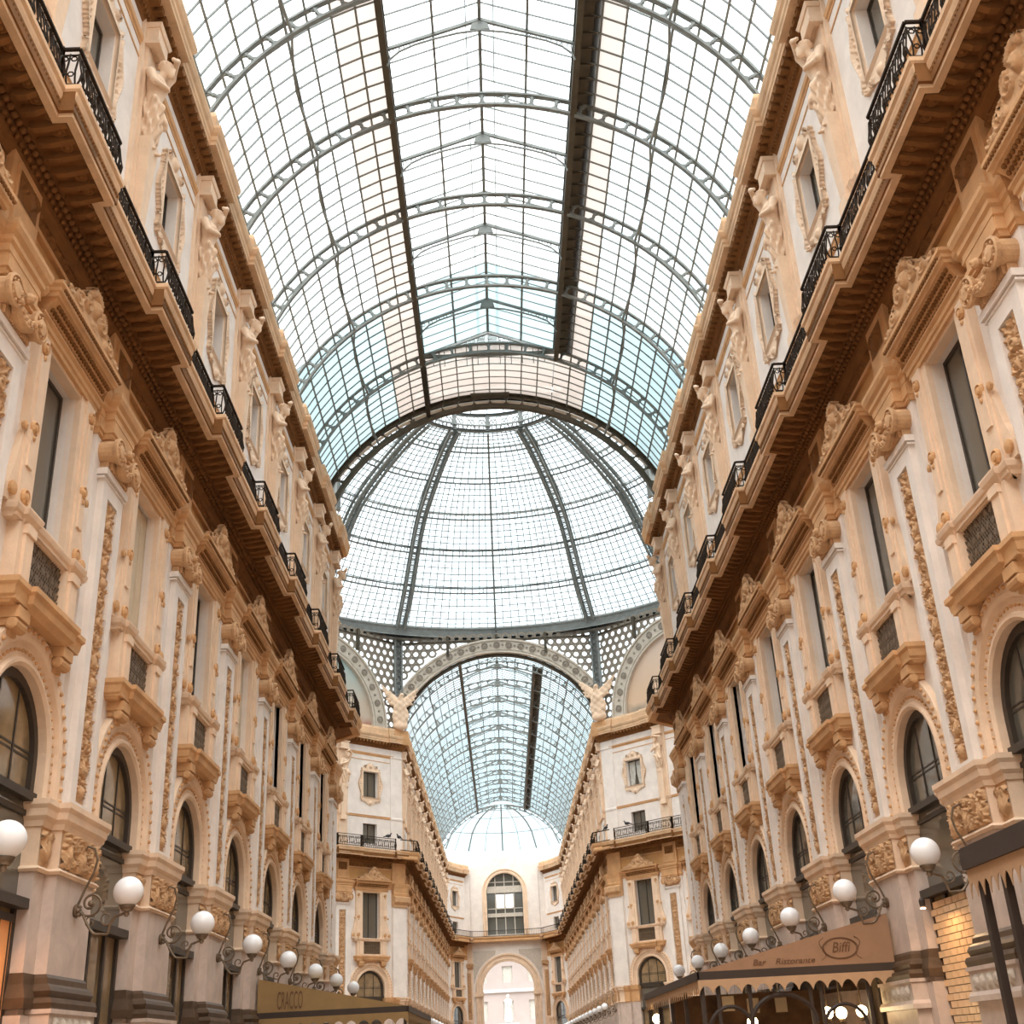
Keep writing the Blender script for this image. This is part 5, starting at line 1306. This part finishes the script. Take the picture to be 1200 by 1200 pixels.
for y in(.1,4.8,9.6): ob('post',MB().box(-3.1-cx-.04,-3.1-cx+.04,y-.04,y+.04,0,2.78).box(-3.1-cx-.06,-3.1-cx+.06,y-.06,y+.06,0,.15),'awn_edge',r)
r,cx=awning('awn_edge','awn_tan',6.0,6.95,9.2,16.85,3.86,4.0,'tan zigzag valance awning with thick dark rail at the right edge of view',4,32,3.22,.2)
ob('fascia',MB().box(6.0-cx-.05,6.0-cx+.05,-.05,7.68,3.6,3.88),'awn_edge',r)
for y in(5.6,6.6,7.4): ob('post',MB().box(6.1-cx-.05,6.1-cx+.05,y-.06,y+.06,0,3.7).box(6.1-cx-.08,6.1-cx+.08,y-.09,y+.09,0,.2),'awn_edge',r)
# ------------------------------------------------------------------ square beyond the far arch
M['pale_render']=mat('sunlit_pale_render',(.42,.36,.34),.85,.05,.3)
M['white_stone']=mat('white_monument_stone',(.6,.58,.57),.7,.05,2)
pf=ob('palace',None,None,None,(0,196,0),PI,label='pale palace across the square seen through the far arch',cat='building')
holes=[rect(x-.8,x+.8,z,z+h) for x in(-12,-8,-4,0,4,8,12) for z,h in((1,3.4),(6.2,2.8),(11.6,2.4))]
ob('facade',MB().plate([rect(-24,24,0,17)]+holes,-4,0),'pale_render',pf)
b=MB()
for z,o in((5.0,.4),(10.2,.3),(16.6,.9)): b.box(-24.3,24.3,-4,o,z,z+.45)
ob('cornice',b,'white_stone',pf)
wm=MB().box(-.8,.8,-.35,-.3,0,2.8).box(-.03,.03,-.3,-.26,0,2.8); wm=wm.mesh('window'); wm.materials.append(M['curtain'])
for x in(-12,-8,-4,0,4,8,12):
    for z in(1.2,6.2,11.6): ob('window',wm,None,pf,(x,0,z))
def robed(X,Y,Z):
    d=cap_(X,Y,Z,(0,0,.2),(0,0,2.0),.55,.32)+.04*np.sin(np.arctan2(X,Y)*8); d=smin(d,ell_(X,Y,Z,(0,0,2.3),(.48,.3,.55)),.15); d=smin(d,cap_(X,Y,Z,(-.45,0,2.5),(-.3,.3,1.8),.14,.1),.08); d=smin(d,cap_(X,Y,Z,(.45,0,2.5),(.1,.35,2.0),.14,.1),.08)
    return smin(d,ell_(X,Y,Z,(0,.04,3.1),(.2,.22,.27)),.1)
mo=ob('monument',None,None,None,(-.1,173,0),PI,label='white robed statue on a tall stepped pedestal in the square',cat='monument')
ob('pedestal',MB().box(-2.6,2.6,-2.6,2.6,0,.8).box(-1.9,1.9,-1.9,1.9,.8,1.6).box(-1.2,1.2,-1.2,1.2,1.6,4.9).box(-1.45,1.45,-1.45,1.45,4.9,5.3),'white_stone',mo)
rm_=sdf_mesh('statue',robed,(-.9,-.8,-.5),(.9,.8,3.6),.08); ob('statue',rm_,'white_stone',mo,(0,0,5.6))
